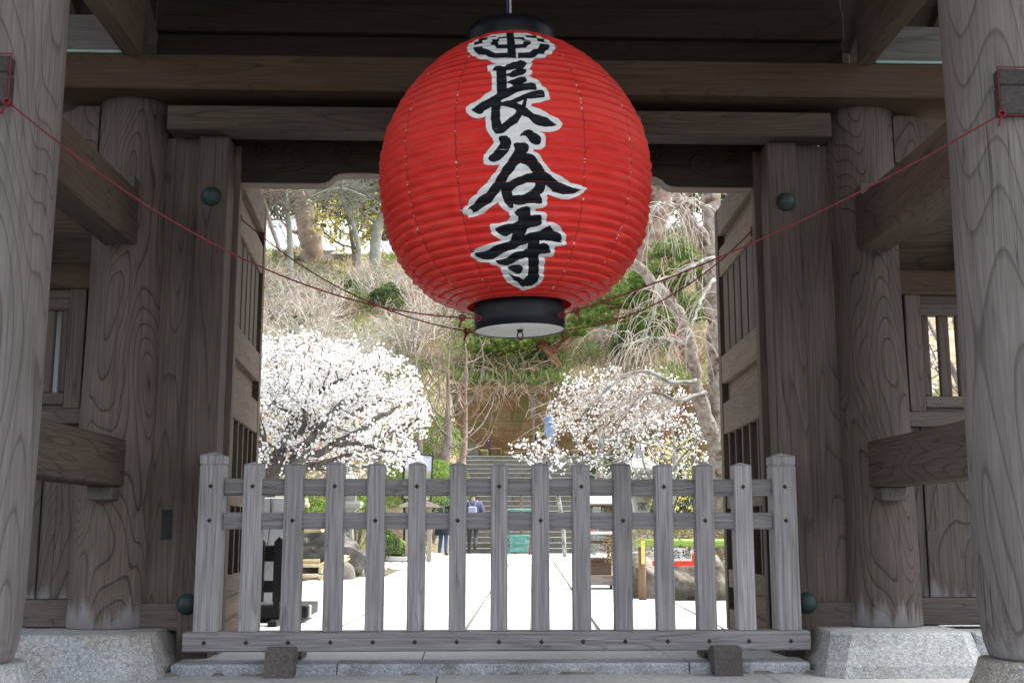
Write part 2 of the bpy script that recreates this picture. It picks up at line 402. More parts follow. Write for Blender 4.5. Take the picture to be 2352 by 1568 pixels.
BRONZE_D = mottled('dark_green_bronze', (0.018, 0.033, 0.034), (0.030, 0.050, 0.050), 14, 0.5, metallic=0.15, bump=0.1)
IRON = mottled('dark_iron_nail', (0.03, 0.026, 0.025), (0.055, 0.048, 0.045), 60, 0.6, metallic=0.4)
BLACKL = mottled('black_lacquer', (0.005, 0.006, 0.010), (0.010, 0.011, 0.016), 5, 0.45, spec=0.22, fine=0.1)
WHITEDISC = mottled('soiled_white_paper', (0.76, 0.755, 0.72), (0.84, 0.835, 0.80), 5, 0.8, c3=(0.70, 0.69, 0.65), fine=0.1)
ROPE = mottled('red_cord', (0.13, 0.017, 0.026), (0.19, 0.028, 0.038), 160, 0.8, bump=0.4, bscale=220)
WHITEROPE = mottled('white_rope', (0.5, 0.5, 0.48), (0.62, 0.62, 0.6), 90, 0.9, bump=0.6, bscale=200)
BLUEWIRE = mottled('blue_cable', (0.03, 0.05, 0.2), (0.04, 0.07, 0.25), 30, 0.6)
COPPER = mottled('green_copper_strip', (0.22, 0.36, 0.36), (0.30, 0.45, 0.44), 20, 0.6)
TILE = mottled('grey_roof_tile', (0.10, 0.105, 0.11), (0.16, 0.165, 0.17), 8, 0.7, bump=0.2)
BLACKPAINT = mottled('black_paint', (0.012, 0.012, 0.014), (0.02, 0.02, 0.022), 30, 0.7)

# lantern paper: red, with darker seams sewn with white stitches at 14 meridians, and a little fading
def lantern_mat():
    m, nt, b = new_mat('red_lantern_cloth'); raw, v = coords(nt, False)
    sep = nt.nodes.new('ShaderNodeSeparateXYZ'); L(nt, raw, sep.inputs[0])
    ang = mth(nt, 'ARCTAN2', sep.outputs[0], mth(nt, 'MULTIPLY', sep.outputs[1], -1.0))
    g = mth(nt, 'MULTIPLY', ang, 14 / (2 * math.pi))
    d = mth(nt, 'ABSOLUTE', mth(nt, 'SUBTRACT', mth(nt, 'FRACT', mth(nt, 'ADD', g, 0.5)), 0.5))
    seam = mth(nt, 'LESS_THAN', d, 0.0125)
    dash = mth(nt, 'GREATER_THAN', noise(nt, mapping(nt, v, (3, 3, 60)), 1.0, 2.0, 0.7), 0.60)
    n1 = noise(nt, mapping(nt, v, (3, 3, 9)), 1.0, 4.0, 0.6)
    c = mixc(nt, ramp(nt, n1, [(0.3, 0.0), (0.7, 1.0)]), (0.60, 0.024, 0.020), (0.70, 0.040, 0.032))
    n2 = noise(nt, mapping(nt, v, (7, 7, 60)), 1.0, 3.0, 0.7)
    c = mixc(nt, ramp(nt, n2, [(0.55, 0.0), (0.75, 0.35)]), c, (0.42, 0.05, 0.05))
    fade = ramp(nt, noise(nt, mapping(nt, v, (2.2, 2.2, 3.0)), 1.0, 5.0, 0.7), [(0.48, 0.0), (0.72, 0.4)])
    c = mixc(nt, fade, c, (0.70, 0.085, 0.06))
    at_ = nt.nodes.new('ShaderNodeAttribute'); at_.attribute_name = 'worn_ridge'
    c = mixc(nt, mth(nt, 'MULTIPLY', at_.outputs['Fac'], 0.42), c, (0.36, 0.075, 0.065))
    scuff = ramp(nt, noise(nt, mapping(nt, v, (26, 26, 90)), 1.0, 3.0, 0.75), [(0.735, 0.0), (0.76, 0.8)])
    c = mixc(nt, scuff, c, (0.72, 0.55, 0.52))
    c = mixc(nt, mth(nt, 'MULTIPLY', seam, 0.8), c, (0.30, 0.02, 0.022))
    c = mixc(nt, mth(nt, 'MULTIPLY', mth(nt, 'MULTIPLY', seam, dash), 0.75), c, (0.75, 0.6, 0.58))
    L(nt, c, b.inputs['Base Color']); b.inputs['Roughness'].default_value = 0.58; b.inputs['Specular IOR Level'].default_value = 0.2
    bp = nt.nodes.new('ShaderNodeBump'); bp.inputs['Strength'].default_value = 0.75; bp.inputs['Distance'].default_value = 0.014
    L(nt, noise(nt, mapping(nt, v, (5, 5, 22)), 1.0, 4.0, 0.6, 0.8), bp.inputs['Height']); L(nt, bp.outputs[0], b.inputs['Normal'])
    tr = nt.nodes.new('ShaderNodeBsdfTranslucent'); L(nt, c, tr.inputs[0])
    mx = nt.nodes.new('ShaderNodeMixShader'); mx.inputs[0].default_value = 0.12
    L(nt, b.outputs[0], mx.inputs[1]); L(nt, tr.outputs[0], mx.inputs[2]); L(nt, mx.outputs[0], nt.nodes['Material Output'].inputs[0])
    return m
LANT = lantern_mat()
def ink(name, c1, c2, flake, amount):
    m, nt, b = new_mat(name); raw, v = coords(nt, False)
    k = ramp(nt, noise(nt, mapping(nt, v, (9, 9, 120)), 1.0, 3.0, 0.75), [(0.69, 0.0), (0.73, amount)])
    c = mixc(nt, noise(nt, v, 7, 3.0), c1, c2); L(nt, mixc(nt, k, c, flake), b.inputs['Base Color'])
    b.inputs['Roughness'].default_value = 0.6; b.inputs['Specular IOR Level'].default_value = 0.12
    bp = nt.nodes.new('ShaderNodeBump'); bp.inputs['Strength'].default_value = 0.5; bp.inputs['Distance'].default_value = 0.01
    L(nt, noise(nt, mapping(nt, v, (5, 5, 22)), 1.0, 4.0, 0.6, 0.8), bp.inputs['Height']); L(nt, bp.outputs[0], b.inputs['Normal'])
    return m
INK = ink('black_brush_ink', (0.005, 0.007, 0.010), (0.011, 0.014, 0.018), (0.45, 0.47, 0.48), 0.7)
OUTL = ink('white_lettering_paint', (0.57, 0.60, 0.62), (0.66, 0.685, 0.70), (0.42, 0.44, 0.45), 0.5)

# ------------------------------------------------------------------ the gate
GATE = thing('temple_gate', 'old weathered wooden temple gate with round pillars and open double doors', 'gate', (0.13, 5.87, 0))
XL, XR = -1.815, 2.078                                      # axes of the pillar rows
YF, YM = 4.25, 5.87
def gp(name, mb, mat, parent=GATE, origin=None): return mb.build(name, mat, parent, origin)
def wob(seed, amp=0.006):
    ph = [random.Random(seed + k).uniform(0, 6.28) for k in range(6)]
    return lambda a, z: amp * (math.sin(2 * a + ph[0] + 1.3 * z) + 0.6 * math.sin(3 * a + ph[1] - 2.1 * z) + 0.5 * math.sin(5 * z + ph[2]))
for sx, X in ((-1, XL), (1, XR)):
    fr = MB(); fr.smooth = True
    prof = [(0.0, .150), (0.012, .160), (.05, .172), (.12, .182), (.24, .188)] + [(z, .19 + .004 * (z / 3)) for z in np.arange(.5, 3.45, .25)]
    fr.lathe(prof, (X, YF), 40, wob(11 + sx, 0.003))
    fr.v = [(x, y, z + 0.19) for x, y, z in fr.v]
    gp('front_pillar', fr, W_FRONT, origin=(X, YF, 0.19))
    b = MB(); b.smooth = True
    b.lathe([(-.03, .33), (0.0, .315), (.03, .285), (.07, .25), (.12, .222), (.165, .205), (.186, .2), (.1885, .192)], (X, YF), 40)
    gp('pillar_base', b, GRANITE)
    mn = MB(); mn.smooth = True
    mn.lathe([(0.0, .196), (.006, .203)] + [(z, .203 - .008 * z / 2.7) for z in np.arange(.1, 2.75, .1)] + [(2.706, .19)], (X, YM), 48, wob(31 + sx * 3, 0.0035))
    mn.v = [(x, y, z + 0.181) for x, y, z in mn.v]
    gp('main_pillar', mn, W_MAIN, origin=(X, YM, 0.181))
# rough-cut granite footings under the main pillars
def footing(xa, xb, xa2, xb2):
    m = MB(); rr = random.Random(int(xa * 100))
    def ring(x0, x1, y0, y1, z, c):
        return [(x0 + c, y0, z), (x1 - c, y0, z), (x1, y0 + c, z), (x1, y1, z), (x0, y1, z), (x0, y0 + c, z)]
    P = ring(xa2, xb2, 5.29, 6.42, -.03, .07) + ring(xa2 + .02, xb2 - .02, 5.31, 6.40, .04, .07) + ring(xa - .01, xb + .01, 5.40, 6.36, .172, .075) + ring(xa, xb, 5.415, 6.35, .18, .075)
    F = [(k * 6 + i, k * 6 + (i + 1) % 6, k * 6 + 6 + (i + 1) % 6, k * 6 + 6 + i) for k in range(3) for i in range(6)] + [tuple(range(18, 24))]
    m.add(P, F); return m
gp('pillar_footing', footing(-2.21, -1.515, -2.17, -1.43), GRANITE)
gp('pillar_footing', footing(1.705, 2.36, 1.62, 2.40), GRANITE)
for x0, x1 in ((-3.6, -2.23), (2.42, 3.9)):                  # lower stones that carry the wing walls
    m = MB(); m.box(x0, x1, 5.56, 6.25, -.03, .165, .012); gp('wall_footing', m, GRANITE)

# great crosswise beam over the pillars, the lintel below it, and what is stacked above
m = MB(); m.box(-3.3, 3.56, 5.565, 6.175, 2.887, 3.075, .008); gp('pillar_beam', m, W_X)
for x0, x1 in ((-3.25, -1.82), (2.10, 3.5)):
    m = MB(); m.box(x0, x1, 5.56, 5.70, 3.0755, 3.088); gp('copper_strip', m, COPPER)
m = MB(); m.box(-1.60, 1.875, 5.65, 5.804, 2.70, 2.832, .006); gp('lintel', m, W_LINT)
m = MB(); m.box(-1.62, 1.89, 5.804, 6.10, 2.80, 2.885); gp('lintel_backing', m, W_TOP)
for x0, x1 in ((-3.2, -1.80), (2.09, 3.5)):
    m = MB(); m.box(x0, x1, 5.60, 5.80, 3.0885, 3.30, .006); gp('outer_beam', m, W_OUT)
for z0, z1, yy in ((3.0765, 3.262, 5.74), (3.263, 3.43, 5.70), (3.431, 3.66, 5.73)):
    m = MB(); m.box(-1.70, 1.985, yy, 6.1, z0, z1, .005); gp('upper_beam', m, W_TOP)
# carved board hanging behind the lintel, with a stepped cloud edge and raised scrolls
def arch_edge():
    pts = [(-1.60, 2.515), (-0.86, 2.515), (-0.82, 2.520), (-0.79, 2.535), (-0.775, 2.555), (-0.74, 2.572), (-0.68, 2.576)]
    pts += [(x, 2.577) for x in np.linspace(-.5, .75, 6)]
    pts += [(0.93, 2.576), (0.99, 2.572), (1.025, 2.555), (1.04, 2.535), (1.07, 2.520), (1.11, 2.515), (1.86, 2.515)]
    return pts
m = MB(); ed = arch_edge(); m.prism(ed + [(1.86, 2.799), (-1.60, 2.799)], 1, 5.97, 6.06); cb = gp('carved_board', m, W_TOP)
m = MB(); m.prism(ed + [(x, z - .005) for x, z in ed[::-1]], 1, 5.968, 6.062); m.build('ground_lit_edge', W_EDGE, cb)  # strip added so the underside looks lit from the ground
def spiral(cx, cz, r0, turns, sgn):
    return [(cx + sgn * r0 * (1 - t * .85) * math.cos(2 * math.pi * turns * t + 2.2), 5.967, cz + r0 * (1 - t * .85) * math.sin(2 * math.pi * turns * t + 2.2)) for t in np.linspace(0, 1, 40)]
for sg, x0 in ((1, -0.98), (-1, 1.24)):
    for dx, dz, r0 in ((0.0, 2.655, .085), (.26, 2.70, .06), (-.17, 2.69, .05)):
        m = MB(); m.smooth = True; m.tube(spiral(x0 + sg * dx, dz, r0, 1.35, sg), .009, 6); m.build('carved_scroll', W_TOP, cb)
    m = MB(); m.smooth = True; m.tube([(x0 + sg * t, 5.967, 2.60 + .03 * math.sin(9 * t)) for t in np.linspace(-.3, .5, 30)], .008, 6); m.build('carved_scroll', W_TOP, cb)

# lengthwise tie beams between front and main pillars (with noses through the front pillars), brackets and blocks
for X, inner in ((XL, 1), (XR, -1)):
    m = MB(); m.box(X - .085, X + .085, 4.40, 5.70, 2.09, 2.37, .008); gp('tie_beam', m, W_Y)
    m = MB(); m.box(X - .085, X + .085, 4.40, 5.70, .868, 1.099, .008); gp('tie_beam', m, W_Y)
    m = MB(); m.box(X + (.003 if inner > 0 else -.083), X + (.083 if inner > 0 else -.003), 5.60, 5.70, 2.371, 2.43, .004); gp('wedge', m, W_FOOT)
    m = MB(); m.box(X - .06, X + .065, 5.58, 5.70, .80, .8675, .006); gp('support_block', m, W_FOOT)
    m = MB(); m.box(X - .088, X + .088, 4.03, 4.15, 2.212, 2.328, .005); gp('beam_nose', m, W_NOSE)
    m = MB(); m.box(X - .086, X + .086, 4.033, 4.15, 2.3305, 2.395, .005); gp('beam_nose', m, W_NOSE)
    m = MB(); m.box(X - (.0 if inner > 0 else .08), X + (.10 if inner > 0 else .0), 2.6, 5.563, 3.06, 3.40, .006)
    gp('roof_tie', m, W_Y)
    m = MB(); m.box(X - .1, X + .1, 6.177, 7.9, 3.06, 3.40, .006); gp('roof_tie', m, W_Y)
    # outward brackets beside the heads of the main pillars
    s = -inner
    m = MB(); m.smooth = False
    pr = [(.17, 2.60), (.24, 2.60), (.27, 2.63), (.28, 2.67), (.33, 2.68), (.37, 2.72), (.385, 2.77), (.36, 2.82), (.31, 2.835), (.28, 2.86), (.17, 2.86)]
    m.prism([(X + s * a, z) for a, z in pr], 1, 5.76, 5.92); gp('carved_nose', m, W_MAIN)
    # rear pillars behind
    m = MB(); m.smooth = True; m.lathe([(.18, .17)] + [(z, .175) for z in np.arange(.3, 3.3, .3)], (X, 7.5), 24, wob(5)); gp('rear_pillar', m, W_MAIN)
    m = MB(); m.smooth = True; m.lathe([(-.03, .3), (.06, .25), (.18, .2)], (X, 7.5), 24); gp('pillar_base', m, GRANITE)
    m = MB(); m.box(X - .07, X + .07, 6.05, 7.35, 2.10, 2.36, .006); gp('tie_beam', m, W_Y)
    m = MB(); m.box(X - .07, X + .07, 6.05, 7.35, .87, 1.10, .006); gp('tie_beam', m, W_Y)
for yy in (YF, 7.5):
    m = MB(); m.box(-3.2, 3.5, yy - .12, yy + .12, 3.405, 3.64, .008); gp('eave_beam', m, W_X)
m = MB(); m.box(-2.6, 2.9, 4.83, 5.07, 3.66, 3.9, .008); gp('hanging_beam', m, W_X)

# door posts with bronze caps, boards that close the gap to the pillars, floor sill pieces
for x0, x1, kx, bx0, bx1 in ((-1.452, -1.295, (-1.375, -1.404), -1.66, -1.452), (1.549, 1.712, (1.642, 1.664), 1.712, 1.93)):
    m = MB(); m.box(x0, x1, 5.74, 5.90, .0, 2.699, .006); post = gp('door_post', m, W_Z)
    for kxx, kz in ((kx[0], 2.368), (kx[1], .298)):
        c = MB(); c.smooth = True
        c.lathe([(0, .051), (.006, .051), (.014, .047), (.026, .038), (.035, .022), (.038, .004)], (0, 0), 24)
        c.v = [(kxx + x, 5.739 - z, kz + y) for x, y, z in c.v]; c.build('bronze_cap', BRONZE_D, post)
    m = MB(); m.box(bx0, bx1, 5.80, 5.86, .30, 2.699); gp('side_board', m, W_Z)
    m = MB(); m.box(bx0 - .02, bx1 - .002, 5.77, 5.93, .17, .30, .004); gp('side_sill', m, W_SILL)
m = MB(); m.box(-1.563, -1.513, 5.7945, 5.7985, .61, .757); gp('paint_mark', m, BLACKPAINT)

# door leaves standing open, each of stiles, rails, battens and panels
def leaf(hx, hy, tx, ty, s):
    d = np.array([tx - hx, ty - hy, 0.]); Wd = np.linalg.norm(d); d /= Wd; nrm = np.array([d[1], -d[0], 0]) * s   # faces the passage
    B = lambda u0, u1, v0, v1, z0, z1, ch=.003: MB().obox(np.array([hx, hy, 0]) + d * u0 + nrm * v0 + np.array([0, 0, z0]), d, nrm, (0, 0, 1), u1 - u0, v1 - v0, z1 - z0, ch)
    core = B(0.0, Wd, -.045, -.028, .065, 2.70, 0); dr = gp('door_leaf', core, W_DOORZ)
    def p(name, mb, mat): return mb.build(name, mat, dr)
    p('stile', B(-.0, .085, -.046, .030, .055, 2.71), W_DOORZ); p('stile', B(Wd - .09, Wd, -.046, .030, .055, 2.71), W_DOORZ)
    for z0, z1, v in ((2.53, 2.705, .028), (2.26, 2.44, .024), (1.57, 1.745, .028), (1.25, 1.445, .026), (.785, .872, .020), (.31, .418, .024), (.06, .18, .026)):
        p('rail', B(.086, Wd - .091, -.027, v, z0, z1, .004), W_DOORY)
    p('panel', B(.087, Wd - .092, -.0275, -.012, 2.441, 2.529, 0), W_DOORY)
    nb = 11; span = Wd - .185
    for i in range(nb):
        u = .089 + span * i / nb
        p('batten', B(u + .004, u + span / nb - .010, -.027, .006 + .004 * (i % 2), 1.747, 2.258), W_DOORZ)
    p('panel', B(.087, Wd - .092, -.0275, -.010, 1.447, 1.568, 0), W_DOORY)
    for za, zb in ((.874, 1.248), (.42, .783)):
        for i in range(5):
            u = .09 + span * (i + .5) / 5.0
            p('muntin', B(u - .02, u + .02, -.027, .016, za, zb), W_DOORZ)
        for i in range(6):
            u0 = .09 if i == 0 else .09 + span * (i - .5) / 5 + .021; u1 = .09 + span if i == 5 else .09 + span * (i + .5) / 5 - .021
            if i % 2 == 0: p('panel', B(u0, u1, -.027, -.018, za, zb, 0), W_DOORZ)
    p('panel', B(.087, Wd - .092, -.0275, -.008, .182, .308, 0), W_DOORY)
    return dr
leaf(-1.300, 5.93, -1.385, 7.17, 1)
leaf(1.552, 5.93, 1.60, 7.17, -1)

# wing walls: header, window with frame and bars, rail, boards, sill
def wing(x0, x1, wx0, wx1, bars, joints, s):
    m = MB(); m.box(x0, x1, 5.83, 5.95, 1.895, 2.025, .005); w = gp('wing_wall', m, W_X)
    def p(name, mb, mat, par=w): return mb.build(name, mat, par)
    p('upper_board', MB().box(x0, x1, 5.90, 5.93, 2.026, 2.72), W_X)
    p('window_rail', MB().box(x0, x1, 5.83, 5.95, 1.19, 1.267, .005), W_SILL)
    p('ground_sill', MB().box(x0, x1, 5.78, 5.96, .185, .315, .006), W_SILL)
    for a, b2 in ((wx0 - .13, wx0 - .045), (wx1 + .045, wx1 + .13)):
        p('jamb', MB().box(a, b2, 5.84, 5.94, 1.268, 1.894, .004), W_Z)
    fr = p('window_frame', MB().box(wx0 - .045, wx1 + .045, 5.855, 5.92, 1.785, 1.85, .006), W_SILL)
    p('frame_sill', MB().box(wx0 - .045, wx1 + .045, 5.85, 5.92, 1.29, 1.352, .006), W_SILL)
    p('frame_head', MB().box(wx0 - .045, wx1 + .045, 5.87, 5.93, 1.851, 1.893), W_SILL)
    p('frame_foot', MB().box(wx0 - .045, wx1 + .045, 5.87, 5.93, 1.268, 1.289), W_SILL)
    for a, b2 in ((wx0 - .044, wx0), (wx1, wx1 + .044)):
        p('frame_side', MB().box(a, b2, 5.857, 5.92, 1.353, 1.784, .006), W_Z)
    for bx in bars: p('window_bar', MB().box(bx - .0285, bx + .0285, 5.87, 5.905, 1.353, 1.784, .004), W_Z)
    a0, a1 = sorted((x0, wx0 - .131)) if s < 0 else (x0, wx0 - .131)
    if a1 - a0 > .02: p('upper_board', MB().box(a0, a1, 5.88, 5.92, 1.268, 1.894), W_Z)
    if x1 - (wx1 + .131) > .02: p('upper_board', MB().box(wx1 + .131, x1, 5.88, 5.92, 1.268, 1.894), W_Z)
    js = [x0] + joints + [x1]
    for i in range(len(js) - 1):
        p('wall_board', MB().box(js[i] + .0015, js[i + 1] - .0015, 5.885 - (.012 if i % 2 else 0), 5.925, .316, 1.189, .003), W_WALLZ)
wing(-3.3, -1.99, -2.66, -2.15, [-2.214, -2.40, -2.56], [-3.05, -2.78, -2.48, -2.196, -2.118], -1)
wing(2.255, 3.56, 2.415, 2.93, [2.499, 2.597, 2.71, 2.82], [2.345, 2.80, 3.2], 1)
for X, s in ((-2.50, -1), (2.78, 1)):
    m = MB(); m.box(X - .12, X + .12, 4.6, 5.88, 2.05, 2.28, .006); gp('side_tie', m, W_Y)
for x in (-3.35, 3.62):
    m = MB(); m.box(x - .09, x + .09, 5.78, 5.96, .0, 2.886, .006); gp('corner_post', m, W_Z)

# roof: boards, rafters, tiles; ridge along X over the middle of the gate
RY, RZ, EZ, EF, EB = 5.06, 5.25, 3.72, 2.1, 8.02
for y1 in (EF, EB):
    m = MB(); m.add([(-3.9, y1, EZ + .12), (4.2, y1, EZ + .12), (4.2, RY, RZ + .12), (-3.9, RY, RZ + .12), (-3.9, y1, EZ + .16), (4.2, y1, EZ + .16), (4.2, RY, RZ + .16), (-3.9, RY, RZ + .16)],
                [(0,1,2,3), (7,6,5,4), (0,4,5,1), (1,5,6,2), (2,6,7,3), (3,7,4,0)]); rb = gp('roof_board', m, W_ROOF)
    d = np.array([0, RY - y1, RZ - EZ]); ln = np.linalg.norm(d); d /= ln; up2 = np.cross(d, (1, 0, 0)); up2 *= np.sign(up2[2])
    first = None
    for i, x in enumerate(np.arange(-3.8, 4.15, .26)):
        if first is None:
            q = MB(); q.obox(np.array([x - .04, y1, EZ + .02]), (1, 0, 0), d, up2, .08, ln - .06, .09); first = q.build('rafter', W_ROOF, rb)
        else:
            c = first.copy(); COL.objects.link(c); c.location = (x + 3.8, 0, 0)
    m = MB()
    for i, x in enumerate(np.arange(-3.9, 4.2, .27)):
        m.obox(np.array([x, y1, EZ + .162]), (1, 0, 0), d, up2, .25, ln, .07)
    t = gp('roof_tile', m, TILE); t['kind'] = 'stuff'

# ------------------------------------------------------------------ the great red lantern
LC = np.array([0.178, 4.95, 2.27])
LAN = thing('paper_lantern', 'huge red ribbed lantern with black brush characters hanging in the gateway', 'lantern', tuple(LC))
LAN.rotation_euler = (0, R(-1.65), 0)
TAB = np.array([(-.632, .203), (-.628, .262), (-.612, .325), (-.575, .392), (-.453, .503), (-.32, .570), (-.137, .604), (0.006, .609), (.15, .585), (.30, .513), (.40, .437), (.47, .37), (.53, .295), (.57, .22), (.588, .180)])
def prof_r(z):
    return np.interp(z, PZ, PR_)
# smooth the table
zs = np.linspace(TAB[0, 0], TAB[-1, 0], 400); rs = np.interp(zs, TAB[:, 0], TAB[:, 1])
k = np.hanning(41); k /= k.sum(); rp = np.concatenate([np.linspace(rs[0] - .06, rs[0], 20, endpoint=False), rs, np.linspace(rs[-1], rs[-1] - .06, 21)[1:]])
PZ, PR_ = zs, np.convolve(rp, k, 'valid')[:400]
arc = np.concatenate([[0], np.cumsum(np.hypot(np.diff(PZ), np.diff(PR_)))])
NRIB = 39
def rib(z, th):
    """paper sags between the hoops; hoops stand proud; gores are pulled in at the seams"""
    s = np.interp(z, PZ, arc) / arc[-1] * NRIB
    f = s - np.floor(s)
    low = np.clip((0.15 - z) / 0.75, 0, 1)
    g = th * 14 / (2 * np.pi); gd = np.abs(g - np.round(g))
    crease = np.exp(-(gd / 0.05) ** 2)
    ridge = np.exp(-((f - .5) / .13) ** 2)
    sag = .0055 + .0205 * low
    irr = .0030 * np.sin(th * 23 + np.floor(s) * 1.7) * np.sin(np.pi * f) + .003 * np.sin(th * 9 - np.floor(s) * 2.3) * np.sin(np.pi * f)
    pil = np.sqrt(np.clip(np.sin(np.pi * f), 0, 1)) * sag
    return pil - sag * .5 + .004 * ridge * (1 - .6 * low) + irr * (0.35 + low) - crease * (.003 + .011 * low * np.sin(np.pi * f))
def surf(th, z, off=0.0):
    r = prof_r(z) + rib(z, th) + off
    return np.stack([r * np.sin(th), -r * np.cos(th), z], -1)
nth, nz = 336, 468
TH = np.linspace(-np.pi, np.pi, nth, endpoint=False); ZZ = np.interp(np.linspace(0, arc[-1], nz), arc, PZ)
tg, zg = np.meshgrid(TH, ZZ)
V = surf(tg, zg).reshape(-1, 3)
ii, jj = np.meshgrid(np.arange(nz - 1), np.arange(nth), indexing='ij'); j2 = (jj + 1) % nth
F = np.stack([ii * nth + jj, ii * nth + j2, (ii + 1) * nth + j2, (ii + 1) * nth + jj], -1).reshape(-1, 4)
lb = raw_mesh('lantern_body', V, F, LANT, parent=LAN, smooth=True)
fz = np.interp(zg, PZ, arc) / arc[-1] * NRIB; wv = np.exp(-(((fz - np.floor(fz)) - .5) / .16) ** 2) * (.55 + .45 * np.sin(tg * 17 + np.floor(fz) * 2.1) * np.sin(tg * 5.3 - np.floor(fz)))
la = lb.data.attributes.new('worn_ridge', 'FLOAT', 'POINT'); la.data.foreach_set('value', wv.astype(np.float32).ravel())

# brush lettering, traced as outlines and laid on the paper
def tr(ox, oy, s, pts): return [((ox + x / s) * 2352 / 4096, (oy + y / s) * 2352 / 4096) for x, y in pts]
A = lambda *p: tr(1850, 120, 5.8075, p); Bc = lambda *p: tr(1850, 230, 4.9, p); Cc = lambda *p: tr(1840, 500, 4.127, p); Dc = lambda *p: tr(1860, 800, 4.1256, p)
WHITE_P = [
 A((480,190),(300,262),(200,310),(120,395),(110,470),(160,540),(240,612),(300,625),(350,665),(430,690),(560,695),(640,735),(700,770),(840,790),(1560,800),(1590,745),(1680,690),(1900,660),(1960,600),(2060,580),(2080,515),(2135,470),(2140,390),(2090,330),(2000,270),(1900,215),(1750,160),(1500,100),(1190,85),(990,85),(760,110),(600,160)),
 Bc((690,118),(560,150),(500,170),(490,210),(500,290),(550,305),(578,360),(580,650),(500,710),(300,850),(170,930),(75,990),(68,1030),(85,1090),(170,1160),(260,1205),(330,1215),(400,1195),(462,1165),(460,1350),(490,1450),(540,1530),(590,1600),(1500,1620),(1600,1568),(1600,1500),(1520,1465),(1640,1470),(1800,1455),(1890,1420),(1963,1305),(1860,1220),(1640,1085),(1440,1000),(1350,960),(1345,930),(1370,910),(1500,895),(1700,845),(1718,815),(1690,740),(1660,640),(1620,600),(1545,575),(1530,520),(1490,460),(1440,435),(1370,425),(1310,365),(1355,330),(1362,280),(1310,235),(1350,170),(1375,135),(1345,90),(1400,40),(690,40)),
 Cc((540,210),(560,300),(520,370),(440,450),(400,500),(390,620),(400,650),(470,680),(580,685),(665,660),(640,710),(560,810),(500,900),(400,1010),(300,1110),(160,1265),(50,1440),(60,1475),(110,1490),(150,1505),(160,1545),(280,1515),(400,1450),(520,1370),(635,1272),(660,1340),(720,1400),(810,1450),(820,1500),(1420,1500),(1400,1450),(1250,1420),(1250,1390),(1340,1385),(1400,1360),(1430,1310),(1440,1210),(1420,1180),(1435,1155),(1560,1205),(1680,1240),(1780,1240),(1900,1200),(2020,1130),(2080,1052),(2010,1010),(1850,965),(1700,890),(1560,810),(1440,700),(1370,600),(1300,500),(1260,460),(1210,430),(1210,405),(1280,415),(1350,405),(1395,370),(1410,260),(1400,190),(1360,145),(1320,118),(1300,60),(600,60)),
 Dc((720,180),(735,260),(755,300),(690,350),(590,390),(440,405),(425,430),(430,520),(440,560),(500,610),(600,660),(520,700),(380,745),(250,790),(150,840),(100,890),(120,940),(160,970),(200,1010),(290,1030),(430,1045),(440,1075),(520,1090),(600,1125),(615,1160),(610,1180),(640,1270),(680,1330),(700,1365),(800,1420),(900,1470),(960,1497),(1060,1475),(1150,1440),(1230,1390),(1250,1350),(1280,1330),(1290,1200),(1305,1060),(1295,950),(1440,940),(1480,775),(1640,760),(1660,680),(1650,610),(1600,510),(1540,450),(1410,365),(1340,380),(1340,260),(1300,215),(1240,190),(1165,185),(1165,120),(720,120))]
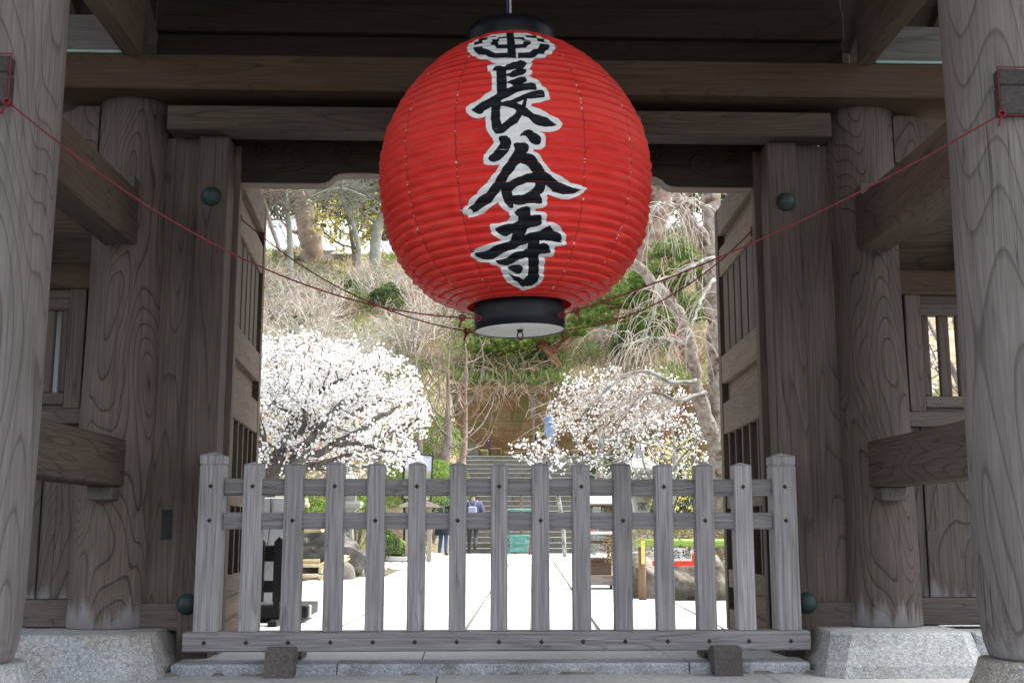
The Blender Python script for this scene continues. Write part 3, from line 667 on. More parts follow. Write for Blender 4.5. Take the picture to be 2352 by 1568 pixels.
BLACK_P = [
 A((1020,80),(1185,80),(1210,250),(1230,430),(1250,660),(1060,660),(1045,530),(1035,300)),
 A((245,410),(465,385),(490,440),(600,460),(660,510),(770,545),(1060,545),(1060,660),(740,660),(600,640),(540,590),(430,580),(400,590),(340,560),(290,500),(255,450)),
 A((1285,545),(1440,540),(1560,520),(1640,470),(1740,450),(1800,320),(2010,350),(2005,430),(1970,490),(1920,500),(1880,570),(1760,570),(1700,620),(1640,660),(1540,668),(1285,660)),
 A((275,360),(290,300),(370,270),(380,240),(480,200),(540,180),(800,150),(770,180),(600,195),(570,240),(480,262),(470,315)),
 A((1450,130),(1700,160),(1730,200),(1880,220),(1890,270),(1960,295),(1950,310),(1760,275),(1730,250),(1700,210),(1480,180)),
 A((690,240),(810,235),(830,180),(1030,160),(1035,210),(860,225),(850,285),(700,290)), A((660,305),(700,285),(825,290),(850,350),(1040,355),(1045,430),(900,440),(800,435),(740,370),(670,360)),
 A((1190,165),(1410,185),(1440,230),(1555,245),(1560,290),(1400,275),(1385,235),(1205,215)), A((1220,350),(1400,340),(1415,285),(1585,290),(1580,340),(1500,390),(1460,430),(1235,435)),
 Bc((595,250),(610,210),(660,180),(750,172),(820,195),(870,155),(920,147),(985,92),(1040,90),(1130,60),(1200,75),(1265,125),(1250,160),(1185,225),(1070,240),(1000,240),(940,262),(860,270),(700,278),(600,275)),
 Bc((850,330),(940,310),(1000,265),(1080,235),(1180,228),(1240,245),(1250,280),(1240,315),(1180,342),(1080,365),(1010,400),(960,405),(905,375),(860,372)),
 Bc((860,490),(940,455),(1020,430),(1100,395),(1165,382),(1220,395),(1268,455),(1240,488),(1175,525),(1250,515),(1340,497),(1400,510),(1440,570),(1462,620),(1450,642),(1400,650),(1290,648),(1180,665),(1060,700),(960,750),(860,800),(760,850),(680,850),(680,620),(870,615),(995,567),(900,525),(870,490)),
 Bc((668,275),(865,272),(868,615),(860,800),(760,850),(680,850),(672,560)),
 Bc((680,725),(560,785),(420,870),(300,945),(175,1025),(185,1045),(250,1090),(300,1115),(345,1120),(390,1105),(440,1060),(550,990),(570,975),(750,960),(750,900),(770,850),(860,790),(1000,700)),
 Bc((750,890),(850,865),(940,855),(1040,800),(1130,755),(1250,715),(1400,665),(1500,640),(1560,645),(1590,680),(1617,770),(1600,790),(1500,800),(1380,820),(1250,830),(1265,840),(1235,985),(1300,1040),(1400,1105),(1530,1150),(1640,1195),(1740,1260),(1843,1315),(1820,1345),(1740,1370),(1600,1380),(1500,1365),(1430,1330),(1380,1280),(1300,1210),(1200,1160),(1165,1140),(1140,1190),(1070,1290),(960,1370),(850,1450),(760,1500),(690,1512),(640,1490),(590,1420),(570,1330),(562,1200),(570,975),(750,955),(740,1100),(745,1230),(770,1310),(830,1270),(930,1200),(1020,1120),(1055,1060),(1000,1025),(900,985),(800,960),(750,955)),
 Cc((635,240),(665,205),(720,190),(780,198),(830,240),(852,290),(835,380),(780,470),(720,540),(650,590),(560,615),(500,605),(475,580),(480,540),(520,490),(600,410),(650,350),(662,290)),
 Cc((985,180),(1010,140),(1060,100),(1130,83),(1190,100),(1280,165),(1330,220),(1338,270),(1320,320),(1280,345),(1230,335),(1170,300),(1120,240),(1080,200),(1030,185),(1000,197)),
 Cc((880,345),(890,315),(930,290),(1000,288),(1070,292),(1120,325),(1140,370),(1130,420),(1095,480),(1160,490),(1230,530),(1290,600),(1350,690),(1420,790),(1520,880),(1640,950),(1760,1010),(1850,1045),(1985,1075),(1930,1110),(1850,1145),(1760,1160),(1660,1160),(1560,1120),(1480,1065),(1395,1015),(1395,1060),(1380,1110),(1310,1165),(1350,1220),(1360,1270),(1340,1310),(1300,1325),(1220,1312),(1120,1310),(1040,1320),(960,1338),(885,1315),(880,1380),(850,1385),(800,1365),(740,1290),(700,1190),(680,1100),(670,1075),(640,1130),(580,1220),(500,1300),(380,1380),(280,1440),(220,1455),(215,1420),(190,1400),(145,1420),(180,1350),(250,1290),(370,1180),(480,1080),(560,960),(640,840),(680,760),(740,680),(800,590),(850,520),(890,440),(905,400)),
 Dc((815,230),(820,195),(860,160),(930,125),(1000,115),(1060,130),(1080,165),(1080,275),(1160,258),(1230,262),(1258,290),(1265,390),(1240,425),(1180,445),(1080,462),(1025,480),(1010,540),(980,600),(1060,560),(1140,540),(1230,510),(1300,470),(1380,437),(1430,480),(1500,530),(1560,590),(1590,655),(1580,710),(1500,705),(1420,680),(1320,670),(1220,672),(1220,740),(1290,715),(1340,730),(1385,770),(1400,830),(1385,890),(1340,898),(1210,905),(1210,1000),(1215,1100),(1210,1220),(1200,1340),(1160,1380),(1100,1415),(1030,1432),(960,1437),(900,1400),(820,1340),(770,1280),(740,1250),(700,1200),(760,1230),(820,1262),(900,1280),(965,1310),(1000,1280),(1035,1240),(1045,1100),(1030,940),(980,960),(900,1000),(800,1050),(720,1078),(640,1080),(560,1065),(530,1040),(510,1005),(580,990),(680,960),(780,900),(870,855),(980,830),(990,805),(1030,803),(1030,735),(930,750),(840,800),(700,860),(560,930),(490,965),(400,982),(300,980),(220,950),(175,900),(190,880),(290,855),(400,820),(500,770),(600,745),(720,700),(760,650),(790,560),(730,590),(680,610),(630,605),(570,570),(500,500),(505,480),(580,445),(680,410),(790,400),(850,370),(875,340),(880,290),(840,270)),
 Dc((703,1110),(740,1085),(820,1072),(900,1072),(945,1090),(960,1140),(940,1190),(900,1220),(860,1222),(800,1195),(740,1165),(710,1135))]
HOLE_P = [Bc((1060,890),(1150,865),(1200,850),(1160,930)), Bc((872,505),(990,565),(875,612)),
 Cc((995,632),(1060,660),(1130,710),(1190,780),(1195,800),(1100,810),(1010,845),(900,890),(770,955),(760,940),(800,870),(870,780),(930,700)),
 Cc((855,1095),(930,1040),(1010,1000),(1080,970),(1180,960),(1225,965),(1240,1000),(1210,1050),(1140,1105),(1050,1155),(960,1172),(870,1178))]
RL = np.array(LAN.rotation_euler.to_matrix())
def on_lantern(px, py):
    d = RL.T @ sight(px, py); o = RL.T @ (np.array([0, 0, CAM_Z]) - LC)
    t = np.linspace(3.9, 5.6, 700); P = o + t[:, None] * d
    inside = np.hypot(P[:, 0], P[:, 1]) < np.where((P[:, 2] > -.628) & (P[:, 2] < .588), prof_r(P[:, 2]), 0)
    i = int(np.argmax(inside)) if inside.any() else int(np.argmin(np.hypot(P[:, 0], P[:, 1]) - prof_r(P[:, 2])))
    return math.atan2(P[i, 0], -P[i, 1]), P[i, 2]
def densify(poly):
    out = []
    for i in range(len(poly)):
        a, b2 = np.array(poly[i]), np.array(poly[(i + 1) % len(poly)]); n = max(1, int(np.linalg.norm(b2 - a) / 8))
        out += [tuple(a + (b2 - a) * t / n) for t in range(n)]
    return out
def to_uv(polys): return [np.array([on_lantern(*p) for p in densify(q)]) for q in polys]
def inside(poly, X, Y):
    res = np.zeros(X.shape, bool); n = len(poly)
    bb = (X >= poly[:, 0].min()) & (X <= poly[:, 0].max()) & (Y >= poly[:, 1].min()) & (Y <= poly[:, 1].max())
    x, y = X[bb], Y[bb]; r = np.zeros(x.shape, bool)
    for i in range(n):
        x1, y1 = poly[i]; x2, y2 = poly[(i + 1) % n]
        c = ((y1 > y) != (y2 > y)) & (x < (x2 - x1) * (y - y1) / (y2 - y1 + 1e-12) + x1); r ^= c
    res[bb] = r; return res
lth = np.linspace(-.62, .62, 360); lz = np.interp(np.linspace(arc[-1] * .015, arc[-1] * .997, 690), arc, PZ)
TC, ZC = np.meshgrid((lth[1:] + lth[:-1]) / 2, (lz[1:] + lz[:-1]) / 2)
wt = np.zeros(TC.shape, bool); bk = np.zeros(TC.shape, bool); ho = np.zeros(TC.shape, bool)
for q in to_uv(WHITE_P): wt |= inside(q, TC, ZC)
for q in to_uv(BLACK_P): bk |= inside(q, TC, ZC)
for q in to_uv(HOLE_P): ho |= inside(q, TC, ZC)
bk &= ~ho; use = wt | bk
tg, zg = np.meshgrid(lth, lz); V = surf(tg, zg, .0016).reshape(-1, 3); w = len(lth)
i, j = np.nonzero(use); F = np.stack([i * w + j, i * w + j + 1, (i + 1) * w + j + 1, (i + 1) * w + j], -1)
uq, inv = np.unique(F, return_inverse=True)
raw_mesh('lettering', V[uq], inv.reshape(F.shape), [OUTL, INK], bk[use].astype(int), LAN, True)
def lpart(name, mb, mat, smooth=True):
    o = mb.build(name, mat, None, origin=(0, 0, 0)); o.parent = LAN; return o
m = MB(); m.smooth = True; m.lathe([(-.742, .196), (-.742, .2015), (-.70, .203), (-.66, .203), (-.628, .202), (-.618, .196)], (0, 0), 64, cap=False); lpart('bottom_collar', m, BLACKL)
m = MB(); m.smooth = True; m.lathe([(.565, .196), (.575, .2015), (.60, .203), (.63, .203), (.664, .2015), (.667, .19)], (0, 0), 64, cap=False); lpart('top_collar', m, BLACKL)
m = MB(); m.lathe([(-.738, .1965), (-.730, .1965)], (0, 0), 64); lpart('bottom_disc', m, WHITEDISC)
m = MB(); m.lathe([(.645, .1955), (.652, .1955)], (0, 0), 48); lpart('top_disc', m, BLACKL)
m = MB(); m.smooth = True
m.tube([(.012 * math.cos(a) + .0, -.008, -.765 + .018 * math.sin(a)) for a in np.linspace(0, 6.28, 20)], .0035, 6)
m.lathe([(-.752, .004), (-.748, .012), (-.742, .014), (-.738, .014)], (.0, -.008), 12); lpart('ring_handle', m, IRON)
m = MB(); m.smooth = True; m.tube([(0, 0, .65), (.003, 0, 1.0), (0, 0, 1.45)], .0052, 8); lpart('hanging_rope', m, WHITEROPE)
m = MB(); m.smooth = True; m.tube([(-.014, 0, .65), (-.011, .004, 1.0), (-.014, 0, 1.45)], .0045, 6); lpart('cable', m, BLUEWIRE)

# ------------------------------------------------------------------ red cords
def cord(label, a, b, sag, loop=None, knot=None, toward=0.5):
    a, b = np.array(a), np.array(b); m = MB(); m.smooth = True
    pts = [a + (b - a) * t - np.array([0, 0, sag * 4 * t * (1 - t)]) for t in np.linspace(0, 1, 40)]
    m.tube(pts, 0.0034, 6)
    if loop: m.tube(loop, 0.0034, 6)
    o = m.build('red_cord', ROPE); tag(o, label, 'cord', 'red cords that steady the lantern')
    kn = MB(); kn.smooth = True
    for c in (pts[-2] * .5 + pts[-1] * .5, pts[-3]):
        for q in range(3):
            ph = q * 1.3; kn.tube([c + .011 * np.array([math.cos(t + ph) * 1.2, math.sin(t * 2 + ph) * .7, math.sin(t + ph)]) for t in np.linspace(0, 5.6, 16)], 0.0038, 5)
    kn.tube([pts[-3], pts[-3] + np.array([-.012 * np.sign(b[0] - a[0]), -.01, -.045])], .005, 5)
    kn.build('knot', ROPE, o)
    if knot is not None:
        kn = MB(); kn.smooth = True; c = np.array(knot)
        for q in range(3): kn.tube([c + .012 * np.array([math.cos(t + q), math.sin(t * 2 + q) * .6, math.sin(t + q)]) for t in np.linspace(0, 5.6, 16)], 0.004, 5)
        kn.tube([c, c + np.array([-.018, -.01, -.05])], .005, 5); kn.build('knot', ROPE, o)
n1 = (-1.632, 3.99, 2.205); n2 = (1.918, 3.99, 2.175)
def noose(X): return [(X - .092, 4.025, 2.206), (X - .092, 4.025, 2.398), (X + .092, 4.025, 2.398), (X + .092, 4.025, 2.206), (X - .092, 4.025, 2.206)]
cord('long red cord from the left front pillar to the lantern', (XL + .098, 4.02, 2.206), (.035, 4.79, 1.555), .20, noose(XL), (XL + .095, 4.015, 2.206))
cord('red cord from the right front pillar nose to the lantern', (XR - .098, 4.02, 2.206), (.355, 4.82, 1.57), .065, noose(XR), (XR - .095, 4.015, 2.206))
cord('sagging red cord from the left door leaf to the back of the lantern collar', (-1.290, 6.04, 2.34), (.03, 5.06, 1.535), .115, None, (-1.288, 6.03, 2.34))
cord('sagging red cord from the right door leaf to the back of the lantern collar', (1.54, 6.04, 2.30), (.335, 5.06, 1.545), .13, None, (1.535, 6.03, 2.30))

# ------------------------------------------------------------------ the movable picket barrier
FEN = thing('picket_barrier', 'low grey wooden picket barrier standing across the gateway', 'fence', (0.125, 5.6, 0.09))
def fp(name, mb, mat, par=FEN): return mb.build(name, mat, par)
FY0, FY1 = 5.565, 5.665
fp('bottom_rail', MB().box(-1.375, 1.622, 5.55, 5.68, .088, .178, .006), W_FX)
for i, (x0, x1) in enumerate(((-1.329, -1.216), (1.468, 1.582))):
    m = MB(); m.box(x0, x1, 5.555, 5.675, .1782, .965, .004); fp('end_post', m, W_FZ)
    m = MB(); zt = .970
    m.box(x0 + .004, x1 - .004, 5.559, 5.671, .9652, .971)
    m.box(x0, x1, 5.555, 5.675, .9712, 1.016, .003)
    xc, yc = (x0 + x1) / 2, 5.615
    m.add([(x0, 5.555, 1.0165), (x1, 5.555, 1.0165), (x1, 5.675, 1.0165), (x0, 5.675, 1.0165), (xc, yc, 1.034)], [(0,1,4), (1,2,4), (2,3,4), (3,0,4)])
    fp('post_cap', m, W_FZ)
PX = [-1.074, -.877, -.677, -.4775, -.2785, -.079, .1225, .3245, .524, .726, .9305, 1.1305, 1.322]
PWI = [.090, .090, .088, .086, .084, .082, .082, .084, .086, .086, .086, .090, .088]
for k, (x, wd) in enumerate(zip(PX, PWI)):
    m = MB(); a, b2 = x - wd / 2, x + wd / 2; t = .972 + .004 * random.uniform(-1, 1)
    m.box(a, b2, FY0 + .003, FY1 - .01, .1782, t, .004)
    m.add([(a, FY0 + .003, t + .0005), (b2, FY0 + .003, t + .0005), (b2, FY1 - .01, t + .0005), (a, FY1 - .01, t + .0005), (x, (FY0 + FY1) / 2, t + .016)], [(0,1,4), (1,2,4), (2,3,4), (3,0,4), (3,2,1,0)])
    fp('picket', m, W_FZ)
xs = [-1.2155] + [e for x, wd in zip(PX, PWI) for e in (x - wd / 2, x + wd / 2)] + [1.4675]
for z0, z1 in ((.822, .904), (.660, .741)):
    m = MB()
    m.box(-1.2155, 1.4675, 5.592, 5.630, z0, z1, .003); fp('cross_rail', m, W_FX)
def nail(x, z, y):
    m = MB(); r = .0125
    m.add([(x - r, y, z), (x, y, z - r), (x + r, y, z), (x, y, z + r), (x, y - .008, z)], [(0,1,4), (1,2,4), (2,3,4), (3,0,4), (0,3,2,1)]); return fp('nail', m, IRON)
allx = [(-1.272, 5.5545)] + [(x, 5.5675) for x in PX] + [(1.525, 5.5545)]
for k, (x, y) in enumerate(allx):
    nail(x, .132, 5.5495)
    if k in (0, 14): nail(x, .866, y); nail(x, .702, y)
    elif k % 2 == 1: nail(x, .866, y)
    else: nail(x, .702, y)
for x in (-.893, 1.188):
    m = MB()
    pr = [(5.40, -.012), (5.40, .048), (5.408, .055), (5.408, .105), (5.43, .118), (5.50, .118), (5.548, .085), (5.684, .085), (5.72, .118), (5.80, .118), (5.83, .105), (5.83, .044), (5.66, .044), (5.63, .07), (5.56, .07), (5.53, .03), (5.48, -.012)]
    m.prism([(p, q) for p, q in pr], 0, x - .066, x + .066); fp('foot', m, W_FOOT)
# ------------------------------------------------------------------ grounds
SOIL = mottled('leaf_littered_soil', (0.10, 0.075, 0.05), (0.17, 0.135, 0.09), 1.5, 0.95, c3=(0.10, 0.11, 0.045), bump=0.8, bscale=12, fine=0.3, dist=0.05)
HILLM = mottled('brown_hillside_litter', (0.26, 0.20, 0.125), (0.36, 0.29, 0.19), 0.8, 0.95, c3=(0.17, 0.19, 0.075), bump=1.0, bscale=6, fine=0.3, dist=0.15)
m = MB(); m.box(-60, 60, -60, 5.52, -.30, -.03); g = structure(m.build('street', JOINT))
rr = random.Random(3)
def slabs(parent, x0, x1, y0, y1, wx, wy, z0, z1, mat, name, gap=.006, stagger=.5):
    y = y0; row = 0
    while y < y1 - .02:
        yy = min(y1, y + wy * rr.uniform(.9, 1.1)); x = x0 - wx * (stagger if row % 2 else 0) * rr.uniform(.6, 1.2)
        while x < x1 - .02:
            xx = x + wx * rr.uniform(.85, 1.15); a, b2 = max(x, x0), min(xx, x1)
            if b2 - a > .03: MB().box(a + gap / 2, b2 - gap / 2, y + gap / 2, yy - gap / 2, z0, z1 + rr.uniform(-.001, .0012), .003).build(name, mat, parent)
            x = xx
        y = yy; row += 1
slabs(g, -4.2, 4.4, 3.2, 5.505, 1.35, .78, -.028, -.013, STREET, 'street_slab')
m = MB(); m.box(-4.5, 4.7, 5.51, 6.6, -.30, .0); kb = structure(m.build('kerb', JOINT))
for x0, x1 in ((-1.41, -.64), (-.634, 1.02), (1.026, 1.60)):
    P = MB(); n = 14; ys = []
    r2 = random.Random(int(x0 * 50))
    top = [(x0 + (x1 - x0) * i / n, 5.508 + r2.uniform(-.007, .006)) for i in range(n + 1)]
    V = [(x, y + .004, -.028) for x, y in top] + [(x, y - .004, .026) for x, y in top] + [(x, y + .008, .036) for x, y in top] + [(x, 5.665, .038) for x, y in top]
    q = n + 1; P.add(V, [(k * q + i, k * q + i + 1, (k + 1) * q + i + 1, (k + 1) * q + i) for k in range(3) for i in range(n)] + [(0, q, 2 * q, 3 * q), (q - 1, 4 * q - 1, 3 * q - 1, 2 * q - 1)])
    P.build('kerb_stone', KERB, kb)
slabs(kb, -1.41, 1.61, 5.67, 6.45, 1.1, .8, .0005, .0385, THRESH, 'threshold_slab')

# courtyard paving: lanes running towards the stairs, turned three degrees from the gate's axis
m = MB(); m.box(-40, 40, 6.6, 31.55, -.30, -.004); cy = structure(m.build('courtyard', JOINT))
th = R(2.9); ca, sa = math.cos(th), math.sin(th)
def lane(u0, u1, v0, v1, vmean):
    v = v0
    while v < v1 - .05:
        vv = min(v1, v + vmean * rr.uniform(.75, 1.3)); g2 = .024
        o = np.array([.30, 6.62, 0]) + u0 * np.array([ca, -sa, 0]) + v * np.array([sa, ca, 0])
        MB().obox(o + np.array([g2, g2, -.003]), (ca, -sa, 0), (sa, ca, 0), (0, 0, 1), u1 - u0 - g2, vv - v - g2, .011 + rr.uniform(0, .003), .004).build('paving_slab', PAVE, cy)
        v = vv
us = [-2.9, -2.05, -1.28, -.42, .02, .46, 1.3]
for a, b2 in zip(us[:-1], us[1:]): lane(a, b2, .02, 24.7, 1.0 if b2 - a > .5 else .8)
lane(1.3, 2.15, .02, 4.0, 1.0); lane(2.15, 3.0, .02, 4.0, 1.0); lane(3.0, 4.2, .02, 4.0, 1.0); lane(-4.2, -2.9, .02, 6.0, 1.0)
lane(1.3, 2.4, 16.5, 24.7, 1.2); lane(2.4, 3.6, 19.0, 24.7, 1.2)
# terrain of the hill behind
def hill_z(x, y):
    base = np.interp(y, [6, 27, 31, 40, 60, 64, 90, 130], [-.02, -.02, 1.2, 5.75, 15.2, 15.5, 17.5, 24])
    right = np.interp(y, [6, 30, 36, 40.3, 40.6, 60, 64, 90, 130], [-.02, -.02, 2.6, 2.9, 5.75, 16.6, 18, 20, 26])
    k = np.clip((x + .9) / .5, 0, 1); side = np.clip((x - 7) / 3, 0, 1)
    z = base * (1 - k) + right * k
    z = z + .35 * np.sin(x * .9 + y * .5) * np.clip((y - 42) / 8, 0, 1) + .25 * np.sin(x * 2.1 - y * .8) * np.clip((y - 42) / 8, 0, 1)
    return z
def corridor(x, y): return (x > -.45) & (x < 5.3) & (y > 29) & (y < 40.5)
xs = np.concatenate([np.arange(-60, -16, 3.), np.arange(-16, 14, .4), np.arange(14, 61, 3.)]); ys = np.concatenate([np.arange(24, 66, .35), np.arange(66, 131, 3)])
X, Y = np.meshgrid(xs, ys); Z = hill_z(X, Y); c = corridor(X, Y); Z = np.where(c, np.interp(Y, [29, 31.6, 36.0, 37.2, 40.6], [-.06, -.06, 1.7, 2.7, 2.7]), Z)
Z = np.where((Y < 29), -.045 + 0 * Z, Z)
w = len(xs); i, j = np.meshgrid(np.arange(len(ys) - 1), np.arange(w - 1), indexing='ij')
F = np.stack([i * w + j, i * w + j + 1, (i + 1) * w + j + 1, (i + 1) * w + j], -1).reshape(-1, 4)
structure(raw_mesh('hillside', np.stack([X, Y, Z], -1).reshape(-1, 3), F, HILLM, smooth=True))
# planted beds beside the paving
m = MB()
m.prism([(1.55, 11.45), (9, 11.3), (9, 31), (4.3, 31), (2.6, 22), (1.75, 16)], 2, -.2, .12); structure(m.build('planting_bed', SOIL))
m = MB()
m.prism([(-9, 14.6), (-2.2, 15.0), (-1.25, 16.4), (-1.2, 18.2), (-1.62, 22), (-1.75, 26.0), (-1.9, 30.5), (-9, 30.5)], 2, -.2, .035); structure(m.build('planting_bed', SOIL))

# ------------------------------------------------------------------ stairs and what stands at their head
STEP = mottled('dark_grey_step_stone', (0.105, 0.102, 0.092), (0.155, 0.151, 0.137), 2.2, 0.9, c3=(0.125, 0.112, 0.08), bump=0.6, bscale=25, fine=0.25, dist=0.015)
NOSE = mottled('worn_pale_step_edge', (0.24, 0.235, 0.22), (0.32, 0.313, 0.295), 2.5, 0.9, bump=0.4, bscale=30, fine=0.2)
ST = thing('stone_stairs', 'broad flight of dark stone steps climbing to the mossy wall', 'stairs', (2.3, 31.6, 0))
NS, RISE, RUN, Y0 = 20, .1495, .265, 31.55
for k in range(NS):
    y = Y0 + RUN * k; z0 = RISE * k; xx0 = -.26; xe = 5.0; x = xx0
    while x < xe - .05:
        x2 = min(xe, x + rr.uniform(.8, 1.5)); 
        if xe - x2 < .4: x2 = xe
        MB().box(x + .004, x2 - .004, y + rr.uniform(0, .006), y + RUN + .12, z0 - .02, z0 + RISE - .024, .006).build('step_stone', STEP, ST)
        x = x2
    MB().box(xx0, xe, y - .012, y + RUN + .1, z0 + RISE - .0235, z0 + RISE, .008).build('tread', NOSE, ST)
m = MB(); m.box(-.26, 8, Y0 + RUN * NS + .1005, 40.3, 2.5, NS * RISE - .003); m.build('landing', STEP, ST)
m = MB(); d = np.array([0, RUN, RISE]); ln = np.linalg.norm(d) * NS; d /= np.linalg.norm(d)
m.obox((-.44, Y0 - .1, -.03), (1, 0, 0), d, (0, -d[2], d[1]), .175, ln + .1, .20, .02); m.build('side_kerb', NOSE, ST)
MOSS = mottled('mossy_brown_stone', (0.085, 0.058, 0.024), (0.14, 0.10, 0.05), 2.0, 0.95, c3=(0.13, 0.125, 0.045), bump=0.8, bscale=18, fine=0.3, dist=0.03)
WALLM = mottled('rust_and_moss_wall_stone', (0.12, 0.066, 0.024), (0.20, 0.135, 0.068), 1.6, 0.95, c3=(0.095, 0.085, 0.024), bump=0.8, bscale=14, fine=0.3, dist=0.03, rnd=False)
WALLG = mottled('grey_tan_wall_stone', (0.13, 0.09, 0.048), (0.20, 0.15, 0.095), 1.6, 0.95, c3=(0.13, 0.085, 0.038), bump=0.8, bscale=14, fine=0.3, dist=0.03, rnd=False)
RW = thing('retaining_wall', 'mossy brown retaining wall of cut stone behind the head of the stairs', 'wall', (3.0, 40.3, 2.9))
m = MB(); m.box(-.95, 9.0, 40.22, 40.6, 2.6, 5.78); m.build('wall_core', MOSS, RW)
z = 2.9; row = 0
while z < 5.7:
    h = rr.uniform(.26, .40); h = min(h, 5.82 - z); x = -.95
    while x < 8.9:
        x2 = min(9.0, x + rr.uniform(.55, 1.05)); top = (z - 2.9) / 2.9
        MB().box(x + .002, x2 - .002, 40.15 + rr.uniform(-.012, .015), 40.24, z + .002, z + h - .002, .007).build('wall_stone', WALLG if rr.random() < top * .5 - .22 else WALLM, RW)
        x = x2
    z += h
def boulder(name, label, cat, loc, size, mat, seed, group=None, sub=3, rough=.14, flat=0.0):
    bm = bmesh.new(); bmesh.ops.create_icosphere(bm, subdivisions=sub, radius=1.0)
    rg = np.random.default_rng(seed); fr = rg.normal(size=(9, 3)) * 1.3; fr2 = rg.normal(size=(9, 3)) * 3.2; ph = rg.uniform(0, 6.28, 18); pl = rg.normal(size=(9, 3)); pl /= np.linalg.norm(pl, axis=1)[:, None]; pd = rg.uniform(.60, .95, 9)
    for v in bm.verts:
        p = np.array(v.co); d = p / np.linalg.norm(p); r = 1.0
        for q in range(9):
            c2 = d @ pl[q]
            if c2 > 0.1: r = min(r, pd[q] / c2)
        r += rough * .35 * sum(math.sin(fr[q] @ d + ph[q]) for q in range(9)) / 3 + rough * .12 * sum(math.sin(fr2[q] @ d + ph[9 + q]) for q in range(9)) / 3
        q3 = Vector(d * 2.1 + seed * 3.7); r += rough * (.55 * mnoise.fractal(q3, 1.0, 2.0, 5) - .75 * max(0.0, .16 - abs(mnoise.noise(q3 * .9)))) 
        v.co = Vector((d[0] * r * size[0], d[1] * r * size[1], d[2] * r * size[2]))
    me = bpy.data.meshes.new(name); bm.to_mesh(me); bm.free(); me.materials.append(mat)
    me.polygons.foreach_set('use_smooth', [True] * len(me.polygons))
    o = bpy.data.objects.new(name, me); COL.objects.link(o); o.location = loc
    return tag(o, label, cat, group) if label else o
GREYROCK = mottled('grey_tan_rock', (0.13, 0.118, 0.095), (0.27, 0.255, 0.222), 3.6, 0.9, c3=(0.085, 0.07, 0.045), bump=0.9, bscale=9, fine=0.25, dist=0.03)
DARKROCK = mottled('wet_dark_rock', (0.022, 0.018, 0.017), (0.07, 0.06, 0.053), 4.0, 0.35, c3=(0.04, 0.045, 0.024), bump=0.8, bscale=12, spec=0.5, dist=0.03)
# mossy blocks along the landing edge
bx = .02; k = 0
for wd, hh, yy in ((.30, .26, 37.2), (.42, .34, 37.5), (.34, .19, 37.15), (.40, .22, 37.45), (.46, .24, 37.2), (.5, .26, 37.4), (.44, .2, 37.3), (.5, .3, 37.6), (.6, .26, 37.3), (.55, .3, 37.5), (.6, .25, 37.3)):
    m = MB(); x0 = .15 + bx; m.box(x0, x0 + wd, yy, yy + .35, 2.98, 2.985 + hh, .05)
    o = m.build('mossy_block', MOSS, None, origin=(x0 + wd / 2, yy + .17, 2.98)); tag(o, ['leftmost squat','second','third','fourth','fifth','sixth','seventh','eighth','ninth','tenth','last'][k] + ' mossy brown stone block from the left in the row above the stairs', 'stone block', 'mossy stone blocks at the head of the stairs'); k += 1; bx += wd + .02
m = MB(); m.smooth = False; m.prism([(-.29, 2.95), (.125, 2.95), (.125, 3.36), (.10, 3.42), (-.22, 3.43), (-.28, 3.38)], 1, 36.92, 37.06)
tag(m.build('stone_slab', mottled('dark_green_grey_slate', (0.08, 0.085, 0.07), (0.13, 0.135, 0.11), 5, .9, bump=.4, fine=.2), None, origin=(-.08, 37.0, 2.95)), 'upright dark stone slab beside the top of the stairs', 'stone slab')
m = MB(); m.box(.395, .545, 37.9, 37.96, 2.97, 3.72, .01); sp = m.build('notice_post', mottled('dark_violet_paint', (0.045, 0.035, 0.055), (0.07, 0.055, 0.08), 9, .6), None, origin=(.47, 37.93, 2.97)); tag(sp, 'short dark flat notice post standing behind the mossy blocks', 'post')
m = MB(); m.lathe([(0, .012), (.002, .016)], (0, 0), 8); m.v = [(.47 + x, 37.898 - z, 3.58 + y) for x, y, z in m.v]; m.build('badge', WHITEDISC, sp)
POLE = wood('grey_violet_pole_wood', 2, (0.21, 0.175, 0.165), (0.10, 0.08, 0.075), across=8, along=.4)
sp = thing('lamp_post', 'thin weathered wooden post with a narrow box head against the mossy wall', 'post', (2.0, 38.2, 2.98))
MB().box(1.965, 2.035, 38.17, 38.23, 2.98, 4.75, .006).build('shaft', POLE, sp)
MB().box(1.90, 2.05, 38.12, 38.20, 4.40, 5.10, .008).build('box_head', POLE, sp); MB().box(1.86, 2.09, 38.08, 38.26, 5.1005, 5.14, .008).build('cap', POLE, sp)

# ------------------------------------------------------------------ stone lanterns
STONE = mottled('pale_lantern_stone', (0.27, 0.28, 0.26), (0.38, 0.385, 0.36), 5, .9, c3=(0.19, 0.19, 0.14), bump=.5, bscale=40, fine=.25)
def text_mesh(body, size, mat, parent, loc, extrude=.004, vertical=False):
    cu = bpy.data.curves.new('lettering', 'FONT'); cu.body = body; cu.size = size; cu.extrude = extrude; cu.align_x = 'CENTER'; cu.align_y = 'CENTER'; cu.space_line = .95
    t = bpy.data.objects.new('lettering_src', cu); COL.objects.link(t)
    dg = bpy.context.evaluated_depsgraph_get(); me = bpy.data.meshes.new_from_object(t.evaluated_get(dg)); bpy.data.objects.remove(t)
    me.materials.clear(); me.materials.append(mat)
    o = bpy.data.objects.new('lettering', me); COL.objects.link(o); o.parent = parent
    o.rotation_euler = (R(90), 0, 0); o.location = np.array(loc) - parent_loc(parent); return o
CARVE = mottled('dark_carved_groove', (0.06, 0.06, 0.055), (0.10, 0.10, 0.09), 9, .9)
